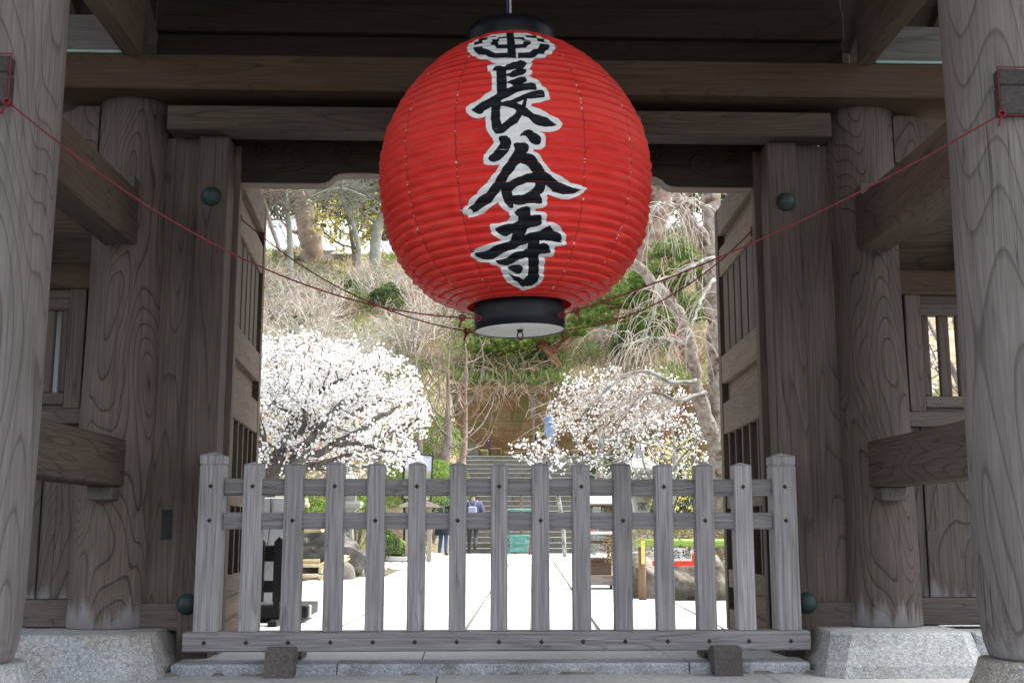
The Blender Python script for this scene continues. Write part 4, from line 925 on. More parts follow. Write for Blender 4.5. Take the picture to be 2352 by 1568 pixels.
def stone_lantern(label, x, y, s, zb):
    t = thing('stone_lantern', label, 'stone lantern', (x, y, zb), 'stone lanterns in the garden')
    def ring(m, z, w): return [(x - w, y - w, zb + z * s), (x + w, y - w, zb + z * s), (x + w, y + w, zb + z * s), (x - w, y + w, zb + z * s)]
    def stack(name, lv):
        m = MB(); V = []; F = []
        for z, w in lv: V += ring(m, z, w * s)
        n = len(lv); F = [(k * 4 + i, k * 4 + (i + 1) % 4, k * 4 + 4 + (i + 1) % 4, k * 4 + 4 + i) for k in range(n - 1) for i in range(4)] + [(3, 2, 1, 0), tuple(range(4 * n - 4, 4 * n))]
        m.add(V, F); return m.build(name, STONE, t)
    stack('base', [(0, .34), (.18, .34), (.22, .28), (.34, .26)])
    sh = stack('shaft', [(.341, .17), (.46, .13), (.80, .115), (.98, .125), (1.06, .17), (1.10, .20)])
    stack('platform', [(1.101, .25), (1.17, .28), (1.22, .27)])
    stack('firebox', [(1.221, .16), (1.46, .155)])
    stack('roof', [(1.461, .33), (1.50, .35), (1.545, .34), (1.60, .24), (1.68, .16), (1.72, .12)])
    m = MB(); m.smooth = True; m.lathe([(zb + s * z, r * s) for z, r in ((1.721, .09), (1.75, .10), (1.78, .07), (1.83, .09), (1.88, .085), (1.93, .05), (1.97, .01))], (x, y), 16); m.build('finial', STONE, t)
    for k, ch in enumerate('常夜灯'): text_mesh(ch, .17 * s, CARVE, t, (x, y - .128 * s, zb + s * (.92 - .2 * k)))
    return t
stone_lantern('pale stone lantern with a carved shaft behind the hedge on the right', 2.66, 18.2, .97, .12)
stone_lantern('pale stone lantern with a broad roof under the white plum on the left', -2.12, 19.2, .89, .03)
# squat dark lantern on the landing
t = thing('stone_lantern', 'small dark stone lantern at the head of the stairs beside the walking man', 'stone lantern', (2.18, 38.9, 2.98))
m = MB(); m.smooth = True; m.lathe([(2.98, .2), (3.2, .2), (3.25, .13), (3.5, .12), (3.56, .2), (3.6, .2), (3.62, .14), (3.8, .14)], (2.18, 38.9), 10); m.build('body', MOSS, t)
m = MB(); m.smooth = True; m.lathe([(3.801, .30), (3.84, .31), (3.92, .2), (3.98, .07), (4.03, .09), (4.10, .08), (4.14, .02)], (2.18, 38.9), 12); m.build('cap', MOSS, t)

# ------------------------------------------------------------------ right: sign, bamboo rail, rocks, hedge, display case
BAMBOOG = mottled('fresh_green_bamboo', (0.20, 0.33, 0.05), (0.28, 0.40, 0.08), 5, .4, spec=.4)
BAMBOOY = mottled('pale_dry_bamboo', (0.58, 0.48, 0.30), (0.68, 0.60, 0.42), 8, .55, c3=(0.5, 0.38, 0.2))
POST = wood('tan_log_post', 2, (0.23, 0.155, 0.095), (0.12, 0.075, 0.045), across=9, along=.8, rings=9)
BLACKP = mottled('black_painted_wood', (0.007, 0.007, 0.008), (0.013, 0.013, 0.014), 8, .5)
rail = thing('bamboo_rail', 'green bamboo pole carried by tan log posts in front of the rocks', 'rail', (1.78, 10.82, 0))
def bamboo(m, a, b2, r, nodes=5, n=10):
    a, b2 = np.array(a), np.array(b2); pts = []; rad = []
    for k in range(nodes):
        t0, t1 = k / nodes, (k + 1) / nodes
        for t, q in ((t0 + .006, 1.0), (t1 - .014, 1.0), (t1 - .006, 1.13), (t1, 1.0)): pts.append(a + (b2 - a) * t); rad.append(r * q)
    m.smooth = True; m.tube(pts, rad, n)
m = MB(); bamboo(m, (1.515, 10.78, .535), (3.4, 10.70, .535), .0345, 4, 12); m.build('bamboo_pole', BAMBOOG, rail)
for x in (1.585, 2.75):
    m = MB(); m.smooth = True; m.tube([(x, 10.80, -.01), (x - .005, 10.80, .2), (x, 10.80, .495)], [.037, .036, .037], 12); m.build('log_post', POST, rail)
    m = MB(); m.box(x - .018, x + .018, 10.737, 10.744, .34, .56, .002); m.box(x - .018, x + .018, 10.737, 10.83, .5705, .575); m.build('strap', mottled('yellow_bamboo_strap', (0.62, 0.50, 0.12), (0.72, 0.62, 0.22), 14, .6), rail)
sg = thing('hanging_sign', 'white board with black characters and a red arrow band hung from the bamboo pole', 'sign', (1.80, 10.74, .33))
SIGNW = mottled('greyish_white_sign_board', (0.52, 0.52, 0.49), (0.60, 0.60, 0.57), 5, .6, fine=.08); SIGNR = mottled('bright_red_sign_paint', (0.62, 0.03, 0.015), (0.70, 0.045, 0.02), 5, .5)
sx0, sz0 = 1.672, .322
m = MB(); m.prism([(sx0, sz0), (sx0 + .475, sz0), (sx0 + .395, sz0 + .11), (sx0 + .34, sz0 + .11), (sx0, sz0 + .11)], 1, 10.744, 10.754); m.build('red_arrow', SIGNR, sg)
m = MB(); m.prism([(sx0, sz0 + .045), (sx0 + .37, sz0 + .045), (sx0 + .37, sz0 + .105), (sx0 + .305, sz0 + .165), (sx0, sz0 + .168)], 1, 10.736, 10.7435); m.build('white_board', SIGNW, sg)
text_mesh('写経会場', .094, BLACKPAINT, sg, (sx0 + .178, 10.7345, sz0 + .102), .001)
for x in (sx0 + .05, sx0 + .262):
    m = MB(); m.smooth = True; m.tube([(x, 10.742, sz0 + .15), (x + .003, 10.735, .53), (x, 10.742, .574), (x - .002, 10.79, .578)], .0035, 6); m.build('wire', BLACKP, sg)
for (x, y, sxx, szz, sd, lb) in ((1.72, 11.22, .36, .33, 3, 'rounded grey rock behind the tan log post at the garden edge'), (2.16, 11.2, .34, .34, 8, 'large tan-grey rock with creases under the hanging sign'), (2.62, 11.25, .30, .34, 14, 'smaller grey rock at the right end beside the open door leaf'), (3.2, 11.2, .35, .33, 15, 'grey rock at the garden edge hidden behind the right gate post')):
    boulder('garden_rock', lb, 'rock', (x, y, .08), (sxx, .3, szz), GREYROCK, sd, 'rocks along the garden edge', 5, .26)

CASEW = wood('brown_display_case_wood', 0, (0.13, 0.085, 0.062), (0.055, 0.035, 0.025), across=7, along=.6, rings=10)
CASEG = wood('grey_display_case_wood', 0, (0.25, 0.215, 0.19), (0.11, 0.09, 0.08), across=7, along=.6, rings=10)
def glassm():
    m, nt, b = new_mat('clear_glass'); b.inputs['Base Color'].default_value = (.93, .96, .95, 1); b.inputs['Roughness'].default_value = .03
    b.inputs['Transmission Weight'].default_value = 1.0; b.inputs['IOR'].default_value = 1.08; b.inputs['Alpha'].default_value = .35; return m
GLASS = glassm(); WHITEP = mottled('white_painted_board', (0.72, 0.72, 0.70), (0.80, 0.80, 0.78), 3, .5)
ca_ = thing('display_case', 'small wheeled wooden display case with glass sides and a white roof', 'display case', (1.42, 12.85, 0))
def cp(n, mb, mt): return mb.build(n, mt, ca_)
X0, X1, YA, YB = 1.245, 1.545, 12.66, 13.05
cp('plinth', MB().box(X0 - .02, X1 + .02, YA - .02, YB, .055, .165, .004), CASEG)
cp('drawer', MB().box(X0, X1 - .03, YA, YB, .166, .315, .004), CASEW); cp('drawer_lip', MB().box(X0 - .005, X1 - .02, YA - .015, YB, .3155, .345, .004), CASEW)
for x in (X0, X1 - .028):
    for y in (YA, YB - .03): cp('corner_post', MB().box(x, x + .026, y + .002, y + .028, .346, .93, .002), CASEW)
cp('back_panel', MB().box(X0 + .027, X1 - .029, YB - .02, YB - .016, .346, .60), GLASS)
cp('pane', MB().box(X0 + .027, X1 - .029, YA + .008, YA + .012, .346, .505), GLASS); cp('mid_rail', MB().box(X0 + .027, X1 - .029, YA, YA + .02, .506, .536, .002), CASEW); cp('pane', MB().box(X0 + .027, X1 - .029, YA + .008, YA + .012, .537, .60), GLASS)
cp('shelf', MB().box(X0 - .02, X1 + .02, YA - .02, YB, .605, .635, .003), WHITEP)
cp('upper_rail', MB().box(X0 + .027, X1 - .029, YA, YA + .02, .905, .93, .002), CASEW); cp('upper_pane', MB().box(X0 + .027, X1 - .029, YB - .02, YB - .016, .637, .90), GLASS)
m = MB(); m.add([(X0 - .07, YA - .10, .935), (X1 + .07, YA - .10, .935), (X1 + .07, YB + .05, 1.07), (X0 - .07, YB + .05, 1.07), (X0 - .07, YA - .10, .95), (X1 + .07, YA - .10, .95), (X1 + .07, YB + .05, 1.085), (X0 - .07, YB + .05, 1.085)], [(0,1,2,3), (7,6,5,4), (0,4,5,1), (1,5,6,2), (2,6,7,3), (3,7,4,0)]); cp('roof', m, WHITEP)
cp('roof_fascia', MB().box(X0 - .04, X1 + .04, YA - .06, YA - .04, .915, .944, .002), POST)
for x in (X0 + .03, X1 - .03):
    m = MB(); m.smooth = True; m.lathe([(0, .03), (.02, .03)], (0, 0), 12); m.v = [(x - .01 + z, YA + .06 + a, .027 + b2) for a, b2, z in m.v]; cp('wheel', m, BLACKP)
m = MB(); m.box(1.265, 1.33, 12.74, 12.80, .6355, .70, .004); tag(m.build('orange_box', mottled('orange_card', (0.62, 0.17, 0.05), (0.68, 0.22, 0.07), 9, .6), None, origin=(1.30, 12.77, .6355)), 'small orange box standing on the white shelf of the display case', 'box')

# green bronze offertory box at the foot of the stairs, and the wooden post behind it
VERD = mottled('pale_verdigris_bronze', (0.10, 0.27, 0.24), (0.17, 0.37, 0.33), 9, .55, c3=(0.08, 0.19, 0.17), metallic=.25, bump=.3, bscale=30)
bz = thing('bronze_box', 'green bronze offertory box under a thin roof at the foot of the stairs', 'box', (1.25, 30.7, 0))
def bp_(n, mb): return mb.build(n, VERD, bz)
m = MB(); m.smooth = False
m.prism([(.93, .11), (1.575, .11), (1.555, .16), (1.545, .30), (1.56, .43), (1.585, .46), (.92, .46), (.945, .43), (.96, .30), (.95, .16)], 1, 30.45, 30.95); bp_('body', m)
bp_('rim', MB().box(.90, 1.605, 30.42, 30.98, .4605, .52, .012)); bp_('relief_panel', MB().box(1.09, 1.41, 30.438, 30.452, .20, .41, .006)); bp_('foot_band', MB().box(.92, 1.585, 30.43, 30.97, .06, .1095, .008))
m = MB(); m.smooth = True
for q in range(7): m.tube([(1.12 + .26 * q / 6 + .02 * math.sin(t), 30.432, .24 + .12 * (q % 2) + .03 * math.cos(t)) for t in np.linspace(0, 6, 8)], .008, 4)
bp_('relief', m)
for x in (.93, 1.555):
    for y in (30.46, 30.94):
        m = MB(); m.add([(x - .03, y - .03, 0), (x + .05, y - .03, 0), (x + .04, y + .03, .06), (x - .02, y + .03, .06)], [(0,1,2,3)]); m.box(x - .03, x + .05, y - .03, y + .03, 0, .0595, .008); bp_('foot', m)
        m = MB(); m.smooth = True; m.tube([(x + .01, y, .5205), (x + .01, y, 1.15)], .013, 6); bp_('roof_post', m)
bp_('roof', MB().box(.86, 1.64, 30.36, 31.04, 1.151, 1.20, .012))
sp = thing('wooden_post', 'slim wooden post with a little roofed head standing on the lowest steps', 'post', (1.30, 31.3, 0))
MB().box(1.265, 1.335, 31.27, 31.33, 0, 1.80, .005).build('shaft', POST, sp); MB().box(1.20, 1.40, 31.20, 31.40, 1.80, 1.93, .01).build('head', WHITEP, sp)
m = MB(); m.prism([(1.12, 1.93), (1.48, 1.93), (1.36, 2.0), (1.24, 2.0)], 1, 31.12, 31.48); m.build('little_roof', STONE, sp)
for a, b2, lb in (((1.42, 29.4, 0), (1.70, 29.3, 2.62), 'maroon stake leaning to the right beside the young plum tree'), ((1.66, 29.6, 0), (1.60, 29.5, 2.3), 'maroon stake standing nearly upright behind the leaning one')):
    m = MB(); m.smooth = True; m.tube([a, b2], .028, 8); tag(m.build('support_stake', mottled('maroon_paint', (0.16, 0.05, 0.065), (0.20, 0.07, 0.08), 9, .6), None, origin=a), lb, 'stake')

# ------------------------------------------------------------------ left: white booth wall with black barrier, basin, bamboo, notice stands
PLAST = mottled('cool_grey_white_plaster', (0.55, 0.56, 0.58), (0.62, 0.63, 0.65), 2, .8, fine=.05)
bo = thing('ticket_counter', 'low white counter panel with a black base standing behind the left door leaf', 'counter', (-1.75, 8.35, 0))
MB().box(-2.35, -1.36, 8.25, 8.75, .13, .885, .006).build('panel', PLAST, bo); MB().box(-2.38, -1.17, 8.22, 8.78, .045, .129, .006).build('base', BLACKP, bo)
MB().box(-2.30, -1.30, 8.3, 8.7, 0, .0445).build('skirt', BLACKP, bo); MB().box(-1.169, -1.155, 8.24, 8.32, .05, .13, .003).build('base_glint', STONE, bo)  # small pale block stands for a glint on the black base
br = thing('black_barrier', 'black painted wooden picket barrier in front of the white counter', 'fence', (-1.5, 8.0, 0))
for x in (-1.98, -1.72, -1.48, -1.345):
    m = MB(); m.prism([(x - .035, .17), (x + .035, .17), (x + .035, .575), (x, .61), (x - .035, .575)], 1, 8.0, 8.04); m.build('picket', BLACKP, br)
for z0, z1 in ((.44, .55), (.23, .31)): MB().box(-2.05, -1.275, 8.045, 8.075, z0, z1, .004).build('rail', BLACKP, br)
for x in (-1.9, -1.36): MB().box(x - .03, x + .03, 7.9, 8.16, 0, .05, .006).build('foot', BLACKP, br); MB().box(x - .022, x + .022, 8.046, 8.085, .05, .23).build('leg', BLACKP, br)
m = MB(); m.smooth = True; m.tube([(-1.452, 8.243, .88), (-1.45, 8.24, .7), (-1.44, 8.12, .58), (-1.437, 8.06, .555)], .006, 5); m.build('cord', BLACKP, bo)
wb = thing('white_booth', 'plain grey-white plaster booth seen through the left window bars', 'booth', (-3.8, 8.9, 0))
MB().box(-5.2, -2.55, 8.5, 9.6, 0, 2.3).build('wall', mottled('shade_grey_plaster', (0.20, 0.21, 0.23), (0.25, 0.26, 0.28), 2, .9), wb)  # white plaster given a darker colour in place of shade
m = MB(); m.prism([(8.2, 2.301), (9.9, 2.301), (9.05, 2.75)], 0, -5.4, -2.45); m.build('roof', TILE, wb)

boulder('water_basin', 'dark wet boulder basin under the bamboo spouts', 'basin', (-2.05, 15.95, .30), (.72, .5, .40), DARKROCK, 21, None, 5, .24)
for (x, y, z, a, b2, c2, sd, lb) in ((-1.62, 16.6, .14, .17, .2, .22, 5, 'upper grey stone block to the right of the dark basin'), (-1.70, 16.2, .05, .17, .2, .15, 6, 'grey stone at the right foot of the dark basin'), (-1.72, 15.35, .05, .16, .14, .20, 9, 'small grey rock at the end of the low bamboo fence'), (-.98, 29.6, .25, .34, .3, .48, 17, 'tall grey boulder at the left foot of the stairs')):
    boulder('garden_stone', lb, 'stone', (x, y, z), (a, b2, c2), GREYROCK, sd, None, 3, .1)
bs = thing('bamboo_spout', 'three pale bamboo spouts pouring water into the dark basin', 'spout', (-2.5, 16.0, .9))
for (a, b2) in (((-3.0, 16.2, 1.30), (-2.235, 15.9, 1.165)), ((-3.0, 16.1, 1.16), (-2.30, 15.85, 1.045)), ((-3.0, 16.0, 1.02), (-2.27, 15.8, .985))):
    m = MB(); bamboo(m, a, b2, .032, 3, 10); m.build('bamboo_pipe', BAMBOOY, bs)
m = MB(); bamboo(m, (-2.55, 15.75, .62), (-2.02, 15.4, .66), .038, 2, 12); m.build('bamboo_pipe', BAMBOOY, bs)
m = MB(); m.box(-3.1, -3.0, 15.9, 16.3, .1, 1.36, .01); m.build('spout_post', POST, bs)
m = MB(); m.smooth = True; m.tube([(-2.235, 15.9, 1.16), (-2.20, 15.88, 1.12), (-2.185, 15.87, 1.0), (-2.18, 15.86, .7)], [.010, .010, .008, .007], 6); m.build('water_trickle', GLASS, bs)
bf = thing('bamboo_fence', 'low pale bamboo fence around the dark water basin', 'fence', (-2.0, 15.0, 0))
for z in (.255, .205): 
    m = MB(); bamboo(m, (-2.9, 14.75, z), (-1.98, 14.92, z), .027, 3); m.build('bamboo_rail', BAMBOOY, bf)
m = MB(); bamboo(m, (-2.9, 14.75, .085), (-1.98, 14.92, .075), .024, 3); m.build('bamboo_rail', BAMBOOY, bf)
for za, zb in ((.21, .33), (.16, .28), (.07, .12)):
    m = MB(); bamboo(m, (-1.96, 14.93, za), (-1.66, 15.62, zb), .027, 2); m.build('bamboo_rail', BAMBOOY, bf)
for x, y in ((-2.75, 14.8), (-2.33, 14.88), (-1.97, 14.95), (-1.70, 15.5)):
    m = MB(); bamboo(m, (x, y, 0), (x, y, .22), .03, 2); m.build('bamboo_post', BAMBOOY, bf)
    m = MB(); m.smooth = True; m.tube([(x + .033 * math.cos(t), y - .01 + .045 * math.sin(t), .08 + .003 * t) for t in np.linspace(0, 6.2, 12)], .006, 5); m.build('lashing', BLACKP, bf)
GRAV = mottled('white_gravel', (0.55, 0.54, 0.51), (0.68, 0.67, 0.64), 9, .9)
pos = np.stack([RNG.uniform(-1.9, -.75, 900), RNG.uniform(18.6, 22.0, 900), np.full(900, .02)], -1); pos = pos[(pos[:, 0] < -.75 - (pos[:, 1] - 18.6) * .05)]
V, F = scatter(*OCTA, pos, RNG.uniform(.015, .045, len(pos))); o = raw_mesh('gravel', V, F, GRAV); o['kind'] = 'stuff'; o['label'] = 'white gravel along the garden edge on the left'; o['category'] = 'gravel'
for k, (x, y, a) in enumerate(((-1.55, 18.2, .22), (-1.15, 18.35, .24), (-.82, 19.2, .20), (-.85, 20.2, .23))):
    o = boulder('edging_stone', ('pale edging stone nearest to the bamboo fence, left of the others', 'pale edging stone second from the bamboo fence', 'pale edging stone at the front corner of the gravel', 'pale edging stone farthest from the gate beside the gravel')[k], 'stone', (x, y, .03), (a, .14, .08), mottled('pale_edging_stone', (0.42, 0.41, 0.38), (0.52, 0.51, 0.48), 5, .9) if k == 0 else bpy.data.materials['pale_edging_stone'], 40 + k, 'pale edging stones by the gravel', 3, .08)
BOARD = mottled('grey_board_walk', (0.44, 0.43, 0.40), (0.52, 0.51, 0.48), 4, .9, fine=.15)
bw = thing('stone_bridge', 'pale slanting slabs forming a low bridge left of the paved path', 'bridge', (-1.5, 25.5, 0))
for k in range(5):
    MB().obox((-2.4 + .06 * k, 22.6 + .85 * k, .03), (.93, .36, 0), (-.36, .93, 0), (0, 0, 1), 1.55, .80, .09, .012).build('slab', BOARD, bw)
ns = thing('notice_stand', 'roofed wooden notice stand on two posts left of the stairs', 'notice stand', (-1.1, 23.2, 0))
NW = wood('pale_notice_stand_wood', 2, (0.30, 0.27, 0.22), (0.16, 0.14, 0.11), across=7, along=.5)
for x in (-1.335, -.90): MB().box(x - .045, x + .045, 23.16, 23.25, 0, 1.10, .006).build('post', NW, ns)
MB().box(-1.30, -.93, 23.19, 23.22, .55, .62, .003).build('crossbar', NW, ns); MB().box(-1.31, -.92, 23.185, 23.225, 1.0, 1.09, .003).build('head_beam', NW, ns)
m = MB(); m.prism([(-1.52, 1.10), (-.70, 1.10), (-.74, 1.15), (-.98, 1.24), (-1.24, 1.24), (-1.48, 1.15)], 1, 22.95, 23.45); m.build('roof', NW, ns)
MB().box(-1.27, -.95, 23.05, 23.35, 1.2405, 1.29, .01).build('ridge', NW, ns)
pb = thing('picture_board', 'tilted framed board with a pale landscape picture in front of the azaleas', 'board', (-1.2, 24.3, 0))
def picture():
    m, nt, b = new_mat('faded_landscape_print'); tc = nt.nodes.new('ShaderNodeTexCoord'); sep = nt.nodes.new('ShaderNodeSeparateXYZ'); L(nt, tc.outputs['Object'], sep.inputs[0])
    h = mth(nt, 'ADD', sep.outputs[2], mth(nt, 'MULTIPLY', noise(nt, tc.outputs['Object'], 7, 4, .7), .5))
    k = nt.nodes.new('ShaderNodeValToRGB'); e = k.color_ramp.elements; e[0].position = 0; e[0].color = (.12, .16, .07, 1); e[1].position = 1; e[1].color = (.30, .34, .41, 1)
    a = e.new(.36); a.color = (.12, .16, .08, 1); a = e.new(.46); a.color = (.22, .20, .14, 1); a = e.new(.56); a.color = (.28, .31, .37, 1)
    mr = nt.nodes.new('ShaderNodeMapRange'); mr.inputs[1].default_value = 1.65; mr.inputs[2].default_value = 2.65; L(nt, h, mr.inputs[0]); L(nt, mr.outputs[0], k.inputs[0]); L(nt, k.outputs[0], b.inputs['Base Color']); b.inputs['Roughness'].default_value = .4; return m
d = np.array([.56, .45, -.035]); d /= np.linalg.norm(d); n_ = np.array([d[1], -d[0], 0]); u_ = np.array([.03, .0, 1.]); w_ = .70
P0 = np.array([-1.50, 24.05, 1.30])
m = MB(); m.obox(P0, d, n_, u_, w_, .03, .94); m.build('print', picture(), pb)
for (s0, s1, t0, t1) in ((-.03, 0, -.03, .97), (w_, w_ + .03, -.03, .97), (-.0, w_, -.03, 0), (0, w_, .94, .97)):
    MB().obox(P0 + d * s0 + u_ * t0 - n_ * .008, d, n_, u_, s1 - s0, .05, t1 - t0).build('frame', BLACKP, pb)
for s0 in (.05, w_ - .05): 
    q = P0 + d * s0; MB().box(q[0] - .02, q[0] + .02, q[1] + .04, q[1] + .08, 0, 1.5).build('leg', BLACKP, pb)
# ------------------------------------------------------------------ vegetation
BARK_D = mottled('dark_plum_bark', (0.045, 0.038, 0.034), (0.13, 0.115, 0.10), 14, .95, c3=(0.17, 0.17, 0.145), bump=1.0, bscale=40, fine=.3, dist=.02)
BARK_L = mottled('lichen_grey_bark', (0.24, 0.245, 0.225), (0.36, 0.37, 0.345), 12, .95, c3=(0.13, 0.11, 0.09), bump=.8, bscale=40, fine=.3, dist=.02)
BARK_C = mottled('pale_furrowed_cherry_bark', (0.22, 0.175, 0.14), (0.46, 0.41, 0.365), 13, .95, c3=(0.12, 0.078, 0.05), bump=1.0, bscale=30, fine=.5, dist=.04)
BARK_B = mottled('grey_brown_bark', (0.16, 0.13, 0.11), (0.25, 0.215, 0.185), 8, .95, bump=.6, bscale=30, fine=.3)
BARK_P = mottled('orange_pine_bark', (0.20, 0.09, 0.05), (0.30, 0.155, 0.095), 6, .95, c3=(0.13, 0.075, 0.05), bump=.9, bscale=18, fine=.3)
BARK_T = mottled('reddish_grey_bark', (0.24, 0.17, 0.135), (0.36, 0.28, 0.235), 3, .95, c3=(0.19, 0.13, 0.10), bump=.9, bscale=10, fine=.3)
BARK_G = mottled('greenish_grey_bark', (0.21, 0.215, 0.18), (0.32, 0.32, 0.28), 3, .95, bump=.6, bscale=14, fine=.2)
TWIG_W = mottled('whitish_twig', (0.36, 0.34, 0.30), (0.50, 0.475, 0.43), 5, .9); TWIG_B = mottled('brown_twig', (0.25, 0.175, 0.125), (0.36, 0.275, 0.205), 5, .9); TWIG_P = mottled('pale_tan_twig', (0.42, 0.35, 0.30), (0.56, 0.50, 0.44), 5, .9)
PETAL = leafy('white_plum_petal', (0.78, 0.77, 0.76), (0.86, 0.855, 0.85), .3, .7); BUD = mottled('reddish_bud', (0.36, 0.17, 0.12), (0.50, 0.27, 0.20), 30, .8); PINK = leafy('pink_petal', (0.62, 0.18, 0.32), (0.75, 0.32, 0.46), .3)
L_AZ = leafy('fresh_azalea_leaf', (0.14, 0.24, 0.035), (0.215, 0.315, 0.06)); L_AZ2 = leafy('dull_green_leaf', (0.07, 0.12, 0.035), (0.125, 0.175, 0.06)); L_DK = leafy('dark_evergreen_leaf', (0.022, 0.048, 0.018), (0.05, 0.085, 0.03))
L_YG = leafy('yellow_green_leaf', (0.17, 0.20, 0.03), (0.28, 0.29, 0.06)); L_BR = leafy('rusty_hedge_leaf', (0.17, 0.115, 0.05), (0.24, 0.18, 0.08)); L_PINE = leafy('pine_needle', (0.085, 0.165, 0.028), (0.15, 0.24, 0.05)); L_GC = leafy('bluish_leaf', (0.10, 0.16, 0.09), (0.19, 0.25, 0.15)); L_YEL = leafy('yellow_blossom', (0.74, 0.66, 0.10), (0.82, 0.76, 0.24)); L_DRY = leafy('dry_tan_blade', (0.37, 0.285, 0.165), (0.50, 0.41, 0.25)); L_STRAP = leafy('yellow_edged_strap_leaf', (0.16, 0.24, 0.05), (0.36, 0.38, 0.10))

def branch_obj(name, mats, parent, pos, par, rad):
    m = MB(); tree_mesh(m, pos, par, rad); return m.build(name, mats, parent)
def flowers(parent, pos, rad, n, size, name='blossom', rthr=.012, spread=.04, zbias=0.0, mats=None, budshare=.12, seed=1):
    rg = np.random.default_rng(seed); idx = np.nonzero(rad < rthr)[0]
    wz = np.clip((pos[idx, 2] - pos[idx, 2].min()) / (np.ptp(pos[idx, 2]) + 1e-6), 0, 1); w = (1 + zbias * wz); w /= w.sum()
    k = rg.choice(idx, n, p=w); P = pos[k] + rg.normal(size=(n, 3)) * spread
    nb = int(n * budshare); sz = size * rg.uniform(.7, 1.25, n); sz[:nb] *= .5
    V, F = scatter(*OCTA, P, sz, rng=rg); mi = np.zeros(n, int); mi[:nb] = 1
    o = raw_mesh(name, V - parent_loc(parent), F, mats or [PETAL, BUD], np.repeat(mi, 8), parent); return o
def smooth_path(p, n=24):
    p = np.array(p, float); t = np.linspace(0, len(p) - 1, n); i = np.clip(t.astype(int), 0, len(p) - 2); f = (t - i)[:, None]
    pm = np.concatenate([[2 * p[0] - p[1]], p, [2 * p[-1] - p[-2]]]); a, b2, c2, d2 = pm[i], pm[i + 1], pm[i + 2], pm[i + 3]
    return .5 * ((2 * b2) + (-a + c2) * f + (2 * a - 5 * b2 + 4 * c2 - d2) * f ** 2 + (-a + 3 * b2 - 3 * c2 + d2) * f ** 3)
A3_ = lambda x, y, Y: tuple(at(x, y, Y))
# white plum on the left: dome of blossom over dark twisted limbs
rg = np.random.default_rng(11)
PL = thing('white_plum_tree', 'old white plum tree in full bloom with dark twisted limbs on the left', 'tree', (-2.95, 14.2, .05))
a1 = ellipsoid((-2.25, 14.1, 1.98), (1.76, 1.5, 1.07), 2000, rg, .2, -.62, 2.4)
tp = [(-2.95, 14.2, .05), (-2.86, 14.2, .4), (-2.75, 14.15, .75), (-2.58, 14.1, 1.05), (-2.50, 14.1, 1.2)]
pos, par = grow(tp, a1, .09, 1.2, .14, 220, .30, 0.0, rg); rad = radii(par, .0058, 2.1, .13)
o = branch_obj('trunk', [BARK_D], PL, pos, par, rad)
m = MB(); LIMBS = []
for q, r0, r1 in (([A3_(612, 1110, 13.5), A3_(645, 1070, 13.2), A3_(720, 1040, 13.0), A3_(800, 1005, 13.05), A3_(875, 958, 13.2), A3_(925, 925, 13.5)], .078, .012), ([A3_(640, 1072, 13.2), A3_(650, 1020, 13.1), A3_(668, 965, 13.1), A3_(640, 930, 13.2), A3_(618, 905, 13.3)], .06, .014), ([A3_(672, 1050, 13.1), A3_(735, 985, 12.9), A3_(765, 940, 12.9), A3_(820, 915, 13.2), A3_(850, 890, 13.5)], .05, .010), ([A3_(690, 1000, 13.0), A3_(702, 955, 12.9), A3_(690, 920, 13.0), A3_(665, 895, 13.2)], .04, .014), ([A3_(770, 1018, 12.85), A3_(840, 1022, 12.8), A3_(900, 1040, 12.8), A3_(950, 1045, 12.9)], .03, .010)):
    qq = smooth_path(q, 22) + rg.normal(size=(22, 3)) * .012; LIMBS.append(qq); m.smooth = True; m.tube(qq, np.linspace(r0, r1, 22) * (1 + .1 * rg.normal(size=22)), 8)
m.build('limb', BARK_D, PL)
tw = MB(); ends = []                                       # short flowering spurs along the outer half of the limbs
for qq in LIMBS:
    for k in range(26):
        s_ = qq[rg.integers(7, 22)]; e_ = s_ + rg.normal(size=3) * (.12, .12, .09) + (0, -.04, .05); tw.tube([s_, (s_ + e_) / 2 + rg.normal(size=3) * .02, e_], [.006, .005, .003], 3, False); ends += [e_, (s_ + e_) / 2, e_ + rg.normal(size=3) * .03]
tw.build('spur', BARK_D, PL)['kind'] = 'stuff'; ends = np.array(ends); ends = np.repeat(ends, 3, 0) + rg.normal(size=(len(ends) * 3, 3)) * .03
V, F = scatter(*OCTA, ends, .0205 * rg.uniform(.7, 1.25, len(ends)), rng=rg); raw_mesh('blossom', V - parent_loc(PL), F, [PETAL], None, PL)
flowers(PL, pos, rad, 15500, .0205, 'blossom', .0125, .045, 7.0, seed=12)
# sparser plum on the right
rg = np.random.default_rng(21)
PR2 = thing('white_plum_tree', 'half-open white plum tree with pale lichen-covered limbs beside the stairs', 'tree', (2.30, 21.6, .1))
a1 = np.concatenate([ellipsoid((2.95, 21.6, 2.5), (1.72, 1.4, 1.35), 850, rg, .2, -.75), ellipsoid((2.35, 21.5, 2.95), (1.0, 1.0, .85), 350, rg)])
pos, par = grow([(2.30, 21.6, .1), (2.28, 21.6, .7), (2.34, 21.6, 1.2), (2.36, 21.6, 1.6)], a1, .11, 1.2, .17, 220, .30, 0, rg); rad = radii(par, .006, 2.2, .075)
branch_obj('trunk', [BARK_L], PR2, pos, par, rad); flowers(PR2, pos, rad, 3800, .025, 'blossom', .013, .05, 2.2, seed=22, budshare=.25)
